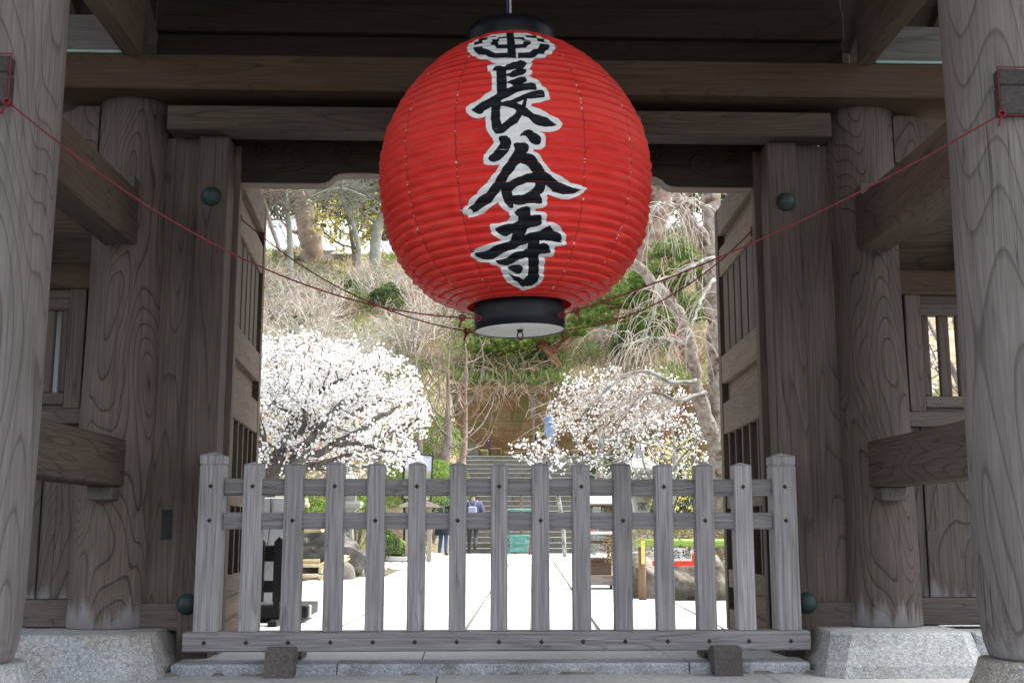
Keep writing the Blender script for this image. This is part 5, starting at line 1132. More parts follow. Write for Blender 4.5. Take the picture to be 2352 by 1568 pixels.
# a third plum further right, gnarled and grey, with few flowers
rg = np.random.default_rng(23)
P3 = thing('white_plum_tree', 'gnarled grey plum tree with few flowers in front of the cherry trunk', 'tree', (2.95, 16.6, .1))
a1 = ellipsoid((2.9, 16.6, 1.75), (.85, .8, .85), 380, rg, .2, -.6)
pos, par = grow([(2.95, 16.6, .1), (2.93, 16.6, .6), (2.82, 16.6, .95), (2.9, 16.6, 1.2)], a1, .10, 1.0, .17, 120, .35, 0, rg); rad = radii(par, .006, 2.2, .065)
branch_obj('trunk', [BARK_L], P3, pos, par, rad); flowers(P3, pos, rad, 420, .022, 'blossom', .012, .04, 1, seed=24, budshare=.2)
# young plum before the stairs
rg = np.random.default_rng(31)
P4 = thing('young_plum_tree', 'young plum tree with a few white flowers in front of the stairs', 'tree', (1.75, 27.2, 0))
a1 = np.concatenate([ellipsoid((1.42, 27.2, 2.52), (.62, .5, .36), 170, rg), ellipsoid((1.75, 27.2, 2.2), (.5, .4, .35), 50, rg)])
pos, par = grow([(2.15, 27.2, 0), (2.12, 27.2, .8), (2.0, 27.2, 1.45), (1.86, 27.2, 1.75), (1.72, 27.2, 2.0), (1.62, 27.2, 2.2)], a1, .08, .9, .13, 90, .3, 0, rg); rad = radii(par, .006, 2.2, .05)
branch_obj('trunk', [BARK_L], P4, pos, par, rad); flowers(P4, pos, rad, 230, .034, 'blossom', .013, .05, 1, seed=32, budshare=.25)
# plum seen through the right window bars
rg = np.random.default_rng(41)
P5 = thing('white_plum_tree', 'flowering plum tree seen through the right window bars', 'tree', (4.7, 10.4, 0))
a1 = ellipsoid((4.5, 10.4, 2.2), (1.3, .9, .95), 520, rg, .1, -.8)
pos, par = grow([(4.9, 10.4, 0), (4.85, 10.4, .7), (4.75, 10.4, 1.1)], a1, .10, 1.0, .16, 120, .3, 0, rg); rad = radii(par, .005, 2.2, .07)
branch_obj('trunk', [BARK_B], P5, pos, par, rad); flowers(P5, pos, rad, 1100, .022, 'blossom', .011, .04, 0, seed=42)
# pink plum low behind the white one
rg = np.random.default_rng(51)
P6 = thing('pink_plum_tree', 'low pink-flowering plum half hidden behind the white plum on the left', 'tree', (-2.9, 18.3, .1))
a1 = ellipsoid((-2.65, 18.3, 1.95), (.75, .5, .75), 260, rg)
pos, par = grow([(-2.9, 18.3, .1), (-2.85, 18.3, .6), (-2.8, 18.3, 1.0)], a1, .1, 1, .17, 90, .3, 0, rg); rad = radii(par, .005, 2.2, .04)
branch_obj('trunk', [BARK_B], P6, pos, par, rad); flowers(P6, pos, rad, 260, .026, 'blossom', .012, .05, -.3, [PINK, BUD], .1, 52)

# weeping cherry on the right: two big trunks from one foot, drooping pale twigs
WC = thing('weeping_cherry_tree', 'tall bare weeping cherry with two pale trunks and hanging twigs beside the right door', 'tree', (2.94, 13.6, .1))
rg = np.random.default_rng(61)
def limb(m, pts, r0, r1, n=10, cnt=30, wob_=.012):
    q = smooth_path(pts, cnt); q = q + rg.normal(size=q.shape) * wob_; r = np.linspace(r0, r1, cnt) * (1 + .09 * rg.normal(size=cnt)); m.smooth = True; m.tube(q, r, n); return q
A3 = lambda x, y, Y: tuple(at(x, y, Y))
m = MB(); limb(m, [(2.97, 13.6, .0), A3(1662, 1200, 13.6), A3(1652, 1010, 13.6), A3(1646, 820, 13.6), A3(1637, 640, 13.6), A3(1634, 500, 13.6), A3(1642, 330, 13.7), A3(1660, 120, 13.8)], .135, .10, 14, 44); m.build('trunk', BARK_C, WC)
m = MB(); lq = limb(m, [A3(1662, 1130, 13.6), A3(1650, 1030, 13.55), A3(1618, 960, 13.5), A3(1596, 850, 13.4), A3(1568, 740, 13.3), A3(1530, 680, 13.2), A3(1460, 612, 13.1), A3(1380, 560, 13.0), A3(1290, 520, 12.9)], .105, .05, 12, 36); m.build('limb', BARK_C, WC)
m = MB(); limb(m, [A3(1640, 600, 13.6), A3(1610, 540, 13.5), A3(1570, 485, 13.4), A3(1548, 430, 13.3), A3(1540, 330, 13.2)], .09, .055, 10, 26); m.build('limb', BARK_C, WC)
brs = []
m = MB()
for p in ([A3(1640, 590, 13.5), A3(1590, 610, 13.2), A3(1530, 640, 13.0), A3(1470, 668, 12.8)], [A3(1600, 872, 13.3), A3(1540, 880, 13.0), A3(1478, 850, 12.8), A3(1400, 890, 12.6), A3(1330, 960, 12.5)], [A3(1565, 785, 13.2), A3(1500, 775, 12.9), A3(1440, 790, 12.7)],
          [A3(1638, 640, 13.4), A3(1600, 720, 13.0), A3(1575, 800, 12.8)], [A3(1620, 900, 13.4), A3(1560, 920, 13.1), A3(1490, 900, 12.9), A3(1420, 960, 12.8)], [A3(1545, 470, 13.2), A3(1510, 470, 13), A3(1480, 520, 12.9)], [A3(1630, 480, 13.4), A3(1580, 460, 13.1), A3(1530, 500, 12.9)], [A3(1520, 660, 13.1), A3(1500, 720, 13.0), A3(1470, 800, 12.9)]):
    brs.append(limb(m, p, .026, .010, 6, 16, .010))
m.build('branch', BARK_L, WC)
m = MB(); cnt = 0
for bi, q in enumerate(brs):
    for k in range(50 if bi in (1, 4) else 30):
        i = rg.integers(2, len(q)); s = q[i] + rg.normal(size=3) * .01; dx = -abs(rg.normal(.55, .35)) if bi in (1, 4) else rg.normal(-.25, .45)
        d = np.array([-1.0 - .2 * abs(rg.normal()), rg.normal(0, .25), rg.normal(-.12, .28)]) if bi in (1, 4) else np.array([dx, rg.normal(0, .25), rg.normal(.35, .25)]); ln = rg.uniform(.3, .95) if bi in (1, 4) else rg.uniform(.25, .8); pts = [s]; seg = 9; v = d * .75
        for t in range(seg):
            v = v + np.array([dx * .02, 0, -.30 if bi not in (1, 4) else -.085]) + rg.normal(size=3) * .06; v = v / np.linalg.norm(v); pts.append(pts[-1] + v * ln / seg)
            if rg.random() < .28 and t > 1:
                sd = v * .6 + rg.normal(size=3) * .45; l2 = ln * rg.uniform(.12, .3); m.tube([pts[-1], pts[-1] + sd * l2 * .5 + (0, 0, -.02), pts[-1] + sd * l2 + (0, 0, -.08)], [.0032, .0026, .002], 3, False)
        m.tube(pts, np.linspace(.0048, .0022, len(pts)), 3, False)
m.build('hanging_twig', TWIG_P, WC)

# leafy bushes
def bush_mesh(name, n, mats, probs, leaf=(.05, .09), shell=.72, seed=0, lobes=6, tmpl=LEAF):
    """a unit bush: leaves through the outer part of an uneven crown"""
    rg = np.random.default_rng(seed); d = rg.normal(size=(n, 3)); d /= np.linalg.norm(d, axis=1)[:, None]; d[:, 2] = np.where(d[:, 2] < -.35, -d[:, 2], d[:, 2])
    ld = rg.normal(size=(lobes, 3)); ld /= np.linalg.norm(ld, axis=1)[:, None]; la = rg.uniform(.06, .2, lobes)
    r = 1 + sum(la[q] * (np.exp(3.5 * (d @ ld[q] - 1)) - .25) for q in range(lobes)); r = r * (shell + (1 - shell) * rg.random(n) ** .6)
    rot = rand_rot(n, rg, 1.2); V, F = scatter(*tmpl, d * r[:, None], rg.uniform(*leaf, n), rot, rg)
    # clumps: neighbouring leaves share a colour
    cl = (np.sin(d[:, 0] * 9 + seed) + np.sin(d[:, 1] * 8 + 2 * seed) + np.sin(d[:, 2] * 11)) * .5 + rg.normal(size=n) * .6
    qs = np.quantile(cl, np.cumsum(probs)[:-1]); mi = np.searchsorted(qs, cl)
    o = raw_mesh(name, V, F, mats, np.repeat(mi, len(tmpl[1]))); me = o.data; bpy.data.objects.remove(o); return me
BSTEM = None
def stems(seed, n=7, h=.8, r=.025, mat=None, spread=.6):
    rg = np.random.default_rng(seed); m = MB()
    for k in range(n):
        a = rg.uniform(0, 6.28); e = np.array([math.cos(a) * spread * rg.random(), math.sin(a) * spread * rg.random(), h * rg.uniform(.7, 1.1)]); m.tube([(0, 0, -.9), e * (.4, .4, .0) + (0, 0, -.3), e], [r, r * .7, r * .3], 4, False)
    o = m.build('stem', mat or BARK_B); me = o.data; bpy.data.objects.remove(o); return me
M_AZ = [bush_mesh('azalea_leaves', 5200, [L_AZ, L_AZ2, L_YG], (.62, .24, .14), (.045, .085), .74, s, 9) for s in (1, 2)]
M_DK = [bush_mesh('evergreen_leaves', 3200, [L_DK, L_AZ2, L_AZ], (.5, .35, .15), (.06, .12), .6, s, 8) for s in (3, 4)]
M_BR = [bush_mesh('hedge_leaves', 4200, [L_BR, L_YG, L_AZ2, TWIG_B], (.46, .2, .14, .2), (.03, .055), .7, s, 8) for s in (5, 6)]
M_TREE = [bush_mesh('tree_leaves', 5200, [L_DK, L_AZ2, L_YG], (.55, .33, .12), (.05, .11), .35, s, 12) for s in (7, 8)]
M_YEL = bush_mesh('yellow_leaves', 900, [L_YEL, L_YG, PETAL], (.66, .26, .08), (.035, .06), .1, 9, 8)
M_STEM = stems(3); M_SP = [bush_mesh('sparse_leaves', 1500, [L_GC, L_AZ2, L_YG, L_AZ], (.35, .3, .15, .2), (.05, .10), .25, s, 8) for s in (17, 18)]
def bush(name, label, cat, me, loc, size, group=None, rz=0.0, crown='foliage'):
    t = thing(name, label, cat, (loc[0], loc[1], loc[2]), group)
    f = bpy.data.objects.new(crown, me); COL.objects.link(f); f.parent = t; f.scale = size; f.rotation_euler = (0, 0, rz); f.location = (0, 0, size[2] * .35)
    s = bpy.data.objects.new('stem', M_STEM); COL.objects.link(s); s.parent = t; s.scale = size; s.location = (0, 0, size[2] * .35)
    return t
bush('azalea_bush', 'rounded bright green azalea behind the picture board', 'bush', M_AZ[0], (-1.15, 26.8, 1.12), (1.2, .9, .95), 'clipped azaleas on the left bank')
bush('azalea_bush', 'long green azalea below the white plum left of the picture board', 'bush', M_AZ[1], (-2.6, 25.5, .5), (1.1, .9, .95), 'clipped azaleas on the left bank', 1)
bush('azalea_bush', 'green azalea below the bare trunks nearest to the stair edge', 'bush', M_AZ[1], (-1.0, 28.6, .65), (.62, .6, .62), 'clipped azaleas on the left bank', 2)
bush('azalea_bush', 'azalea filling the bank between the picture board and the stairs', 'bush', M_AZ[0], (-.86, 29.2, 1.35), (.46, .6, .8), 'clipped azaleas on the left bank', 1.2)
bush('azalea_bush', 'azalea behind the picture board below the bare trunks', 'bush', M_AZ[1], (-1.75, 29.2, 1.45), (.95, .8, .85), 'clipped azaleas on the left bank', .4)
bush('azalea_bush', 'bright azalea beside the middle of the stone stairs', 'bush', M_AZ[1], (-.98, 30.9, 1.0), (.62, .7, .62), 'clipped azaleas on the left bank', 2.2)
bush('azalea_bush', 'tall azalea climbing the bank beside the mossy wall', 'bush', M_AZ[0], (-1.10, 34.0, 2.75), (.88, .9, 1.12), 'clipped azaleas on the left bank', 3)
bush('azalea_bush', 'azalea between the bare trunks halfway up the bank', 'bush', M_AZ[1], (-2.15, 31.4, 1.5), (1.0, .9, 1.0), 'clipped azaleas on the left bank', 4)
bush('azalea_bush', 'azalea farthest left on the bank, seen below the white plum', 'bush', M_AZ[0], (-4.0, 24.5, .5), (1.1, .9, 1.0), 'clipped azaleas on the left bank', 5)
bush('azalea_bush', 'green shrub behind the bamboo spouts and the dark basin', 'bush', M_AZ[1], (-2.75, 17.4, .5), (.75, .5, .62), 'clipped azaleas on the left bank', 2.5)
bush('evergreen_bush', 'small dull green clipped bush beside the notice stand', 'bush', M_DK[0], (-1.75, 22.6, .15), (.45, .4, .42), None, 1)
bush('hedge', 'clipped rusty brown hedge behind the hanging sign', 'hedge', M_BR[0], (2.05, 12.0, .28), (.85, .42, .36), 'clipped hedges behind the rocks', 0)
bush('hedge', 'clipped brown hedge nearest to the right door leaf', 'hedge', M_BR[1], (3.0, 11.9, .26), (.7, .42, .36), 'clipped hedges behind the rocks', 1)
bush('hedge', 'yellow-green topped hedge behind the left end of the bamboo pole', 'hedge', bush_mesh('hedge_leaves', 3000, [L_YG, L_BR], (.7, .3), (.035, .06), .7, 15, 8), (2.55, 13.6, .38), (.62, .4, .34), 'clipped hedges behind the rocks', 1)
bush('evergreen_bush', 'bluish-green low shrub under the cherry trunk', 'bush', bush_mesh('bluish_leaves', 1400, [L_GC, L_AZ], (.7, .3), (.10, .17), .6, 16, 6), (3.5, 15.6, .45), (.8, .5, .5), None, 1)
for k, (x, y, z, s, lb) in enumerate(((2.9, 24.0, .8, (.9, .7, 1.0), 'dark evergreen bush behind the pale lichen-covered plum'), (4.3, 23.5, .8, (1.0, .7, 1.1), 'dark evergreen bush behind the right stone lantern'), (4.6, 19.0, .6, (.8, .6, 1.0), 'dark evergreen bush behind the gnarled grey plum'))):
    bush('evergreen_bush', lb, 'bush', M_DK[k % 2], (x, y, z), s, 'dark evergreen bushes on the right', k)
# yellow-flowered shrub on the right
rg = np.random.default_rng(71)
YS = thing('yellow_flowering_shrub', 'twiggy shrub with small yellow flowers beside the cherry trunk', 'shrub', (3.2, 18.4, .1))
a1 = ellipsoid((3.25, 18.4, 1.5), (.75, .5, .8), 240, rg); pos, par = grow([(3.2, 18.4, .1), (3.2, 18.4, .5)], a1, .1, 1, .16, 90, .3, 0, rg); rad = radii(par, .004, 2.2, .03)
branch_obj('stem', [BARK_B], YS, pos, par, rad); flowers(YS, pos, rad, 330, .026, 'blossom', .012, .05, 0, [L_YEL, L_YG], .2, 72)
# strap-leaved plants
def strap_clump(n, seed, ln=.5):
    rg = np.random.default_rng(seed); m = MB()
    for k in range(n):
        a = rg.uniform(0, 6.28); l = ln * rg.uniform(.6, 1.1); w = .022; o = np.array([math.cos(a), math.sin(a), 0]); sd = np.array([-o[1], o[0], 0]) * w; z1 = l * rg.uniform(.45, .8)
        P = [np.zeros(3), o * l * .35 + (0, 0, z1 * .8), o * l * .75 + (0, 0, z1), o * l * 1.05 + (0, 0, z1 * .62)]; V = []
        for q, ww in zip(P, (.7, 1, .8, .1)): V += [q - sd * ww, q + sd * ww]
        m.mi = int(rg.random() < .4); m.add(V, [(0, 1, 3, 2), (2, 3, 5, 4), (4, 5, 7, 6)])
    o = m.build('leaf_clump', [L_STRAP, L_AZ]); me = o.data; bpy.data.objects.remove(o); return me
M_STRAP = [strap_clump(60, s) for s in (1, 2)]
for k in range(9):
    x, y = -1.95 + .17 * (k % 5) + .05 * (k // 5), 23.6 + .75 * (k // 5) + .1 * (k % 3)
    t = thing('strap_leaved_plant', 'clump of arching yellow-green strap leaves in the bed beside the notice stand', 'plant', (x, y, .03), 'strap-leaved plants in the bed by the notice stand')
    f = bpy.data.objects.new('leaf', M_STRAP[k % 2]); COL.objects.link(f); f.parent = t; f.rotation_euler = (0, 0, k * 1.1); f.scale = (.95, .95, 1.05)

# bare trees left of the stairs (slim grey-brown multi-trunk)
def bare_tree(label, x, y, z, h, spread, seed, bark, r, n=340, group=None, lean=0.0, twig=.0065, fork=.35):
    rg = np.random.default_rng(seed); t = thing('bare_tree', label, 'tree', (x, y, z), group)
    a1 = ellipsoid((x + lean, y, z + h * .66), (spread, spread * .8, h * .40), n, rg, .15)
    st = [(x + lean * .55 * (q / 5) ** 1.3 + rg.normal() * .03, y + rg.normal() * .03, z + h * fork * q / 5) for q in range(6)]
    pos, par = grow(st, a1, h * .032, h, h * .05, 200, .32, -.05, rg); rad = radii(par, twig, 2.2, r)
    branch_obj('trunk', [bark], t, pos, par, rad); return t
bare_tree('slim grey-brown bare tree nearest to the mossy wall, forking at shoulder height', -.80, 30.6, 1.2, 5.2, 1.5, 81, BARK_B, .125, 420, 'bare trees on the bank left of the stairs', .15)
bare_tree('straight bare tree with reddish twigs standing left of the forked one', -1.45, 30.2, 1.2, 5.4, 1.5, 82, BARK_B, .10, 420, 'bare trees on the bank left of the stairs', -.1)
bare_tree('thin pale bare tree with two bends between the forked tree and the stairs', -.45, 30.9, 1.2, 4.6, 1.2, 83, BARK_T, .09, 260, 'bare trees on the bank left of the stairs', .25)
bare_tree('small bare tree behind the right edge of the white plum', -2.2, 26.5, .8, 4.2, 1.3, 84, BARK_B, .07, 300, 'bare trees on the bank left of the stairs')
bare_tree('pale thin-trunked bare tree in the brush right of the lantern disc', 3.15, 43.5, 7.2, 3.4, 1.2, 85, TWIG_P, .07, 200, None, -.2)

# bare shrubs and leafy bushes all over the hill: a few kinds, each plant its own thing
def shrub_mesh(seed, tw, n=420, fan=.8, h=1.0):
    rg = np.random.default_rng(seed); m = MB()
    for s in range(8):
        a = rg.uniform(0, 6.28); b0 = np.array([math.cos(a) * .07, math.sin(a) * .07, 0])
        a1 = ellipsoid((math.cos(a) * fan * .5, math.sin(a) * fan * .5, h * .62), (fan * .55, fan * .55, h * .42), n // 8, rg)
        pos, par = grow([b0, b0 * 1.8 + (0, 0, .10), b0 * 2.6 + (0, 0, .2)], a1, .065, 2, .075, 60, .24, -.12, rg); rad = radii(par, .0027, 2.1, .018); tree_mesh(m, pos, par, rad)
    o = m.build('branches', tw); me = o.data; bpy.data.objects.remove(o); return me
SHR = [shrub_mesh(91, TWIG_W), shrub_mesh(92, TWIG_W, 480, .95), shrub_mesh(93, TWIG_B, 520, .9), shrub_mesh(94, TWIG_P, 460, .8, 1.15), shrub_mesh(95, TWIG_B, 460, 1.1, .8)]
rg = np.random.default_rng(97)
kinds = {'w': ('bare_shrub', 'whitish bare many-stemmed shrub on the brown hillside', 'whitish bare shrubs on the hillside', (0, 1, 3)), 'b': ('bare_shrub', 'brown bare twiggy shrub on the hillside', 'brown bare shrubs on the hillside', (2, 4)), 'g': ('leafy_bush', 'green leafy bush among the bare shrubs on the hillside', 'leafy bushes on the hillside', (0, 1))}
def plant(kind, x, y, s):
    nm, lb, gr, ids = kinds[kind]; k = ids[rg.integers(len(ids))]; z = float(hill_z(np.array(x), np.array(y))) - .05
    t = thing(nm, lb, 'bush' if kind == 'g' else 'shrub', (x, y, z), gr); t.rotation_euler = (0, 0, rg.uniform(0, 6.28))
    f = bpy.data.objects.new('foliage' if kind == 'g' else 'stem', (M_SP if rg.random() < .65 else M_DK)[k] if kind == 'g' else SHR[k]); COL.objects.link(f); f.parent = t
    f.scale = (s, s, s * rg.uniform(.8, 1.15)); f.location = (0, 0, s * .4 if kind == 'g' else 0)
cells = []
for k in range(190):
    y = rg.uniform(32, 61) if rg.random() < .8 else rg.uniform(41, 60); xl = -.42 * y * .5 - 3.2; x = rg.uniform(-13.0 * y / 50, 11.5 * y / 50)
    if corridor(np.array(x - .7), np.array(y)) or corridor(np.array(x + .9), np.array(y)): continue
    if y < 40.8 and x > -3.4: continue
    if y > 54 and x < -3: continue
    left = x < -1.5
    kd = 'w' if (left and y < 47 and rg.random() < .75) or rg.random() < .25 else ('g' if rg.random() < .45 else 'b')
    plant(kd, x, y, (rg.uniform(1.3, 2.3) if kd == 'w' else rg.uniform(.9, 1.8)) if kd != 'g' else rg.uniform(.4, 1.0))
for x, y, s in ((-6.2, 47, 2.0), (-8.2, 50, 2.0), (-4.4, 43, 1.9), (-6.6, 42.0, 2.2), (-5.2, 38.5, 2.1), (-3.8, 36.0, 1.8), (-5.4, 40.5, 2.1), (-4.4, 39.0, 1.9)): plant('w', x, y, s)
for x, y, s in ((-5.9, 50, 1.2), (-4.6, 50.5, 1.1), (-5.2, 48, 1.0), (-3.9, 48.5, 1.0), (-6.9, 45.5, .9)): plant('g', x, y, s)

# undergrowth: dry blades and leaves nobody could count
rg = np.random.default_rng(101); n = 105000
y = rg.uniform(31, 63, n); x = rg.uniform(-14.5, 13, n) * y / 50; ok = ~corridor(x, y) & ((y > 40.7) | (x < -.95)); x, y = x[ok], y[ok]; n = len(x)
pt = np.stack([x, y, hill_z(x, y) - .02], -1); rot = rand_rot(n, rg, 2.2)
patch = np.sin(x * .8 + 1.3 * np.sin(y * .5)) + np.sin(y * .9 + x * .3) + rg.normal(size=n) * .8
mi = np.where(patch > .95, 1, np.where(patch < -1.05, 2, np.where(rg.random(n) < .3, 3, 0)))
V, F = scatter(*BLADE, pt, rg.uniform(.12, .5, n), rot, rg); o = raw_mesh('undergrowth', V, F, [L_DRY, L_AZ, L_AZ2, TWIG_P], np.repeat(mi, 2)); o['kind'] = 'stuff'; tag(o, 'dry brown grass and low leaves covering the hillside', 'undergrowth')
# ground cover strip above the wall and vines over its top
n = 5200; x = rg.uniform(-1.2, 3.4, n); y = rg.uniform(40.7, 43.8, n); pt = np.stack([x, y, hill_z(x, y)], -1)
V, F = scatter(*BLADE, pt, rg.uniform(.22, .6, n), rand_rot(n, rg, 1.8), rg); o = raw_mesh('ground_cover', V, F, [L_STRAP, L_GC, L_AZ, L_DRY], np.repeat(rg.choice(4, n, p=[.25, .3, .3, .15]), 2)); o['kind'] = 'stuff'; tag(o, 'green and straw-coloured leaves covering the ground above the mossy wall', 'ground cover')
m = MB()
for k in range(150):
    s = np.array([rg.uniform(-.9, 8.5), 40.15, rg.uniform(5.4, 5.95)]); v = np.array([rg.normal(0, .6), -.35, rg.uniform(-.2, .5)]); pts = [s]
    for t in range(7): v = v + np.array([rg.normal() * .25, 0, -.22]); pts.append(pts[-1] + v * .12 * rg.uniform(.5, 1.2))
    pts = np.array(pts); pts[:, 1] = np.clip(pts[:, 1], 39.6, 40.12); m.tube(pts, .0065, 3, False)
o = m.build('hanging_vines', TWIG_B); o['kind'] = 'stuff'; tag(o, 'tangle of dry brown vines hanging over the top of the mossy wall', 'vines')

# pines: needle tufts on bent trunks
def tuft_mesh(name, n, rg, pos, size, mats, probs):
    T = []; F0 = []
    for q in range(9):
        a = q * 2.4; e = .25 + .75 * (q / 9); d = np.array([math.cos(a) * e, math.sin(a) * e, 1.05 - .75 * e]); sd = np.cross(d, (0, 0, 1.)); sd = sd / np.linalg.norm(sd) * .085
        b = len(T); T += [d * .1 - sd, d * .1 + sd, d * 1.0]; F0.append((b, b + 1, b + 2))
    return scatter(T, F0, pos, size, rand_rot(n, rg, 1.6), rg)
def pine(label, trunk, r0, pads, seed, dens, size):
    rg = np.random.default_rng(seed); t = thing('pine_tree', label, 'tree', trunk[0], 'green pines on the slope'); m = MB(); q = smooth_path(trunk, 26); m.smooth = True; m.tube(q, np.linspace(r0, r0 * .4, 26), 10); m.build('trunk', BARK_P, t)
    P = []; m = MB()
    for c, r in pads:
        n = int(dens * r[0] * r[1] * r[2] ** .6); p = ellipsoid(c, r, n, rg, .3); p[:, 2] = np.where(p[:, 2] < c[2] - .3 * r[2], c[2] - .3 * r[2] + rg.normal(size=n) * .05, p[:, 2]); P.append(p)
        j = np.argmin(np.linalg.norm(q - np.array(c), axis=1))
        for k in range(6):
            e = p[rg.integers(n)]; md = (q[j] + e) / 2 + rg.normal(size=3) * .12 - (0, 0, .1); m.smooth = True; m.tube(smooth_path([q[j], md, e], 8), np.linspace(r0 * .3, .012, 8), 5, False)
    m.build('branch', BARK_P, t)
    P = np.concatenate(P); V, F = tuft_mesh('needles', len(P), rg, P, size * rg.uniform(.7, 1.2, len(P)), None, None)
    mi = rg.choice(3, len(P), p=[.6, .22, .18]); raw_mesh('needles', V - parent_loc(t), F, [L_PINE, L_AZ2, L_YG], np.repeat(mi, 9), t); return t
pine('pine with an orange leaning trunk above the mossy wall, behind the lantern disc', [(3.3, 41.6, 5.9), A3(1300, 880, 41.8), A3(1262, 820, 42), A3(1225, 770, 42.2), A3(1190, 720, 42.4), A3(1180, 640, 42.6)], .30,
     [(A3(1112, 800, 41.6), (.85, .8, .45)), (A3(1180, 795, 41.4), (.8, .8, .38)), (A3(1120, 760, 41.9), (1.0, .8, .45)), (A3(1240, 770, 41.6), (.9, .8, .42)), (A3(1310, 760, 41.8), (.9, .8, .45)), (A3(1200, 735, 42), (1.1, .9, .4)), (A3(1100, 830, 41.4), (.45, .4, .2))], 111, 620, .21)
pine('bushy bright green pine on the slope behind the weeping cherry', [(5.6, 36.8, 2.9), A3(1600, 880, 36.5), A3(1560, 780, 36.2), A3(1540, 700, 36), A3(1520, 600, 36)], .22,
     [(A3(1420, 690, 35.5), (1.1, .9, .55)), (A3(1360, 730, 35.3), (.9, .8, .5)), (A3(1500, 740, 35.3), (1.0, .9, .5)), (A3(1580, 720, 35.6), (.9, .8, .5)), (A3(1520, 640, 35.8), (1.1, .9, .5)), (A3(1600, 620, 36), (.9, .8, .55)), (A3(1470, 660, 35.8), (.8, .8, .45)), (A3(1330, 700, 35.4), (.7, .7, .4)), (A3(1540, 580, 36.2), (.8, .8, .4))], 112, 640, .20)
bush('evergreen_bush', 'dark bush in the shade under the bushy pine', 'bush', M_DK[1], (6.2, 42.0, 7.2), (1.5, 1.2, 1.3), 'dark evergreen bushes on the right', 2)
bush('evergreen_bush', 'dark bush high on the slope right of the bushy pine', 'bush', M_DK[0], (7.4, 44.0, 9.2), (1.7, 1.2, 1.6), 'dark evergreen bushes on the right', 2)

# trees on top of the hill
def big_trunk(label, pts, r0, r1, bark, seed, crown=None, group=None, nb=9):
    rg = np.random.default_rng(seed); t = thing('old_tree', label, 'tree', pts[0], group); m = MB(); m.smooth = True; q = smooth_path(pts, 30); q = q + rg.normal(size=q.shape) * r0 * .05
    m.tube(q, np.linspace(r0, r1, 30) * (1 + .06 * rg.normal(size=30)), 12); m.build('trunk', bark, t); m = MB()
    for k in range(nb):
        s = q[rg.integers(12, 30)]; a = rg.uniform(0, 6.28); e = s + np.array([math.cos(a) * rg.uniform(1.5, 3.8), math.sin(a) * 1.5, rg.uniform(.3, 2.5)])
        b = smooth_path([s, (s + e) / 2 + rg.normal(size=3) * .4, e], 10); m.smooth = True; m.tube(b, np.linspace(r1 * .55, .03, 10), 5, False)
        for j in range(9):
            s2 = b[rg.integers(3, 10)]; e2 = s2 + rg.normal(size=3) * (.9, .6, .7) + (0, 0, .2); m.tube([s2, (s2 + e2) / 2 + rg.normal(size=3) * .15, e2], [.020, .014, .008], 3, False)
            for l in range(2): e3 = e2 + rg.normal(size=3) * .45; m.tube([(s2 + e2) / 2, e3], [.010, .006], 3, False)
    m.build('branch', bark, t); return t
big_trunk('thick reddish-grey trunk standing at the top of the hill between the white roofs', [A3(722, 640, 58), A3(716, 560, 58), A3(703, 490, 58), A3(708, 430, 58), A3(720, 330, 58)], .64, .45, BARK_T, 121, nb=10)
big_trunk('slim grey-green trunk in front of the white roof at the top left', [A3(668, 650, 52), A3(666, 560, 52), A3(660, 480, 52), A3(655, 420, 52), A3(660, 330, 52)], .15, .09, BARK_G, 122, nb=34)
big_trunk('pale leaning trunk with a bend beside the lantern at the hilltop', [A3(862, 640, 55), A3(862, 560, 55), A3(868, 520, 55), A3(885, 480, 55), A3(892, 430, 55), A3(890, 330, 55)], .30, .2, BARK_G, 123, nb=16)
big_trunk('thin crooked grey trunk left of the pale leaning one', [A3(826, 640, 54), A3(822, 560, 54), A3(806, 500, 54), A3(785, 450, 54), A3(790, 360, 54)], .14, .08, BARK_G, 124, nb=30)
big_trunk('slim bare tree at the far left edge of the hilltop', [A3(648, 590, 50), A3(630, 540, 50), A3(612, 480, 50), A3(600, 430, 50), A3(590, 350, 50)], .10, .06, BARK_B, 125, nb=30)
big_trunk('hollow thick grey-brown trunk leaning right of the lantern', [A3(1478, 640, 46), A3(1490, 560, 46), A3(1512, 500, 46), A3(1525, 440, 46), A3(1540, 340, 46)], .46, .30, BARK_T, 126, nb=10)
t = thing('yellow_flowering_tree', 'tree with yellow blossom at the hilltop beside the thick trunk', 'tree', A3(800, 600, 56))
rg = np.random.default_rng(131); c = np.array(A3(800, 500, 56)); a1 = ellipsoid(c, (2.2, 1.2, 2.0), 240, rg); st = [A3(815, 610, 56), A3(812, 570, 56)]
pos, par = grow(st, a1, .28, 3, .5, 90, .3, 0, rg); rad = radii(par, .018, 2.2, .12); branch_obj('trunk', [BARK_B], t, pos, par, rad)
k = np.nonzero(rad < .045)[0]; P = pos[rg.choice(k, 1500)] + rg.normal(size=(1500, 3)) * .18; V, F = scatter(*LEAF, P, rg.uniform(.12, .24, 1500), rng=rg); raw_mesh('blossom', V - parent_loc(t), F, [L_YEL, L_YG, PETAL], np.repeat(rg.choice(3, 1500, p=[.74, .20, .06]), 2), t)
gr = 'dark evergreen trees behind the hilltop'
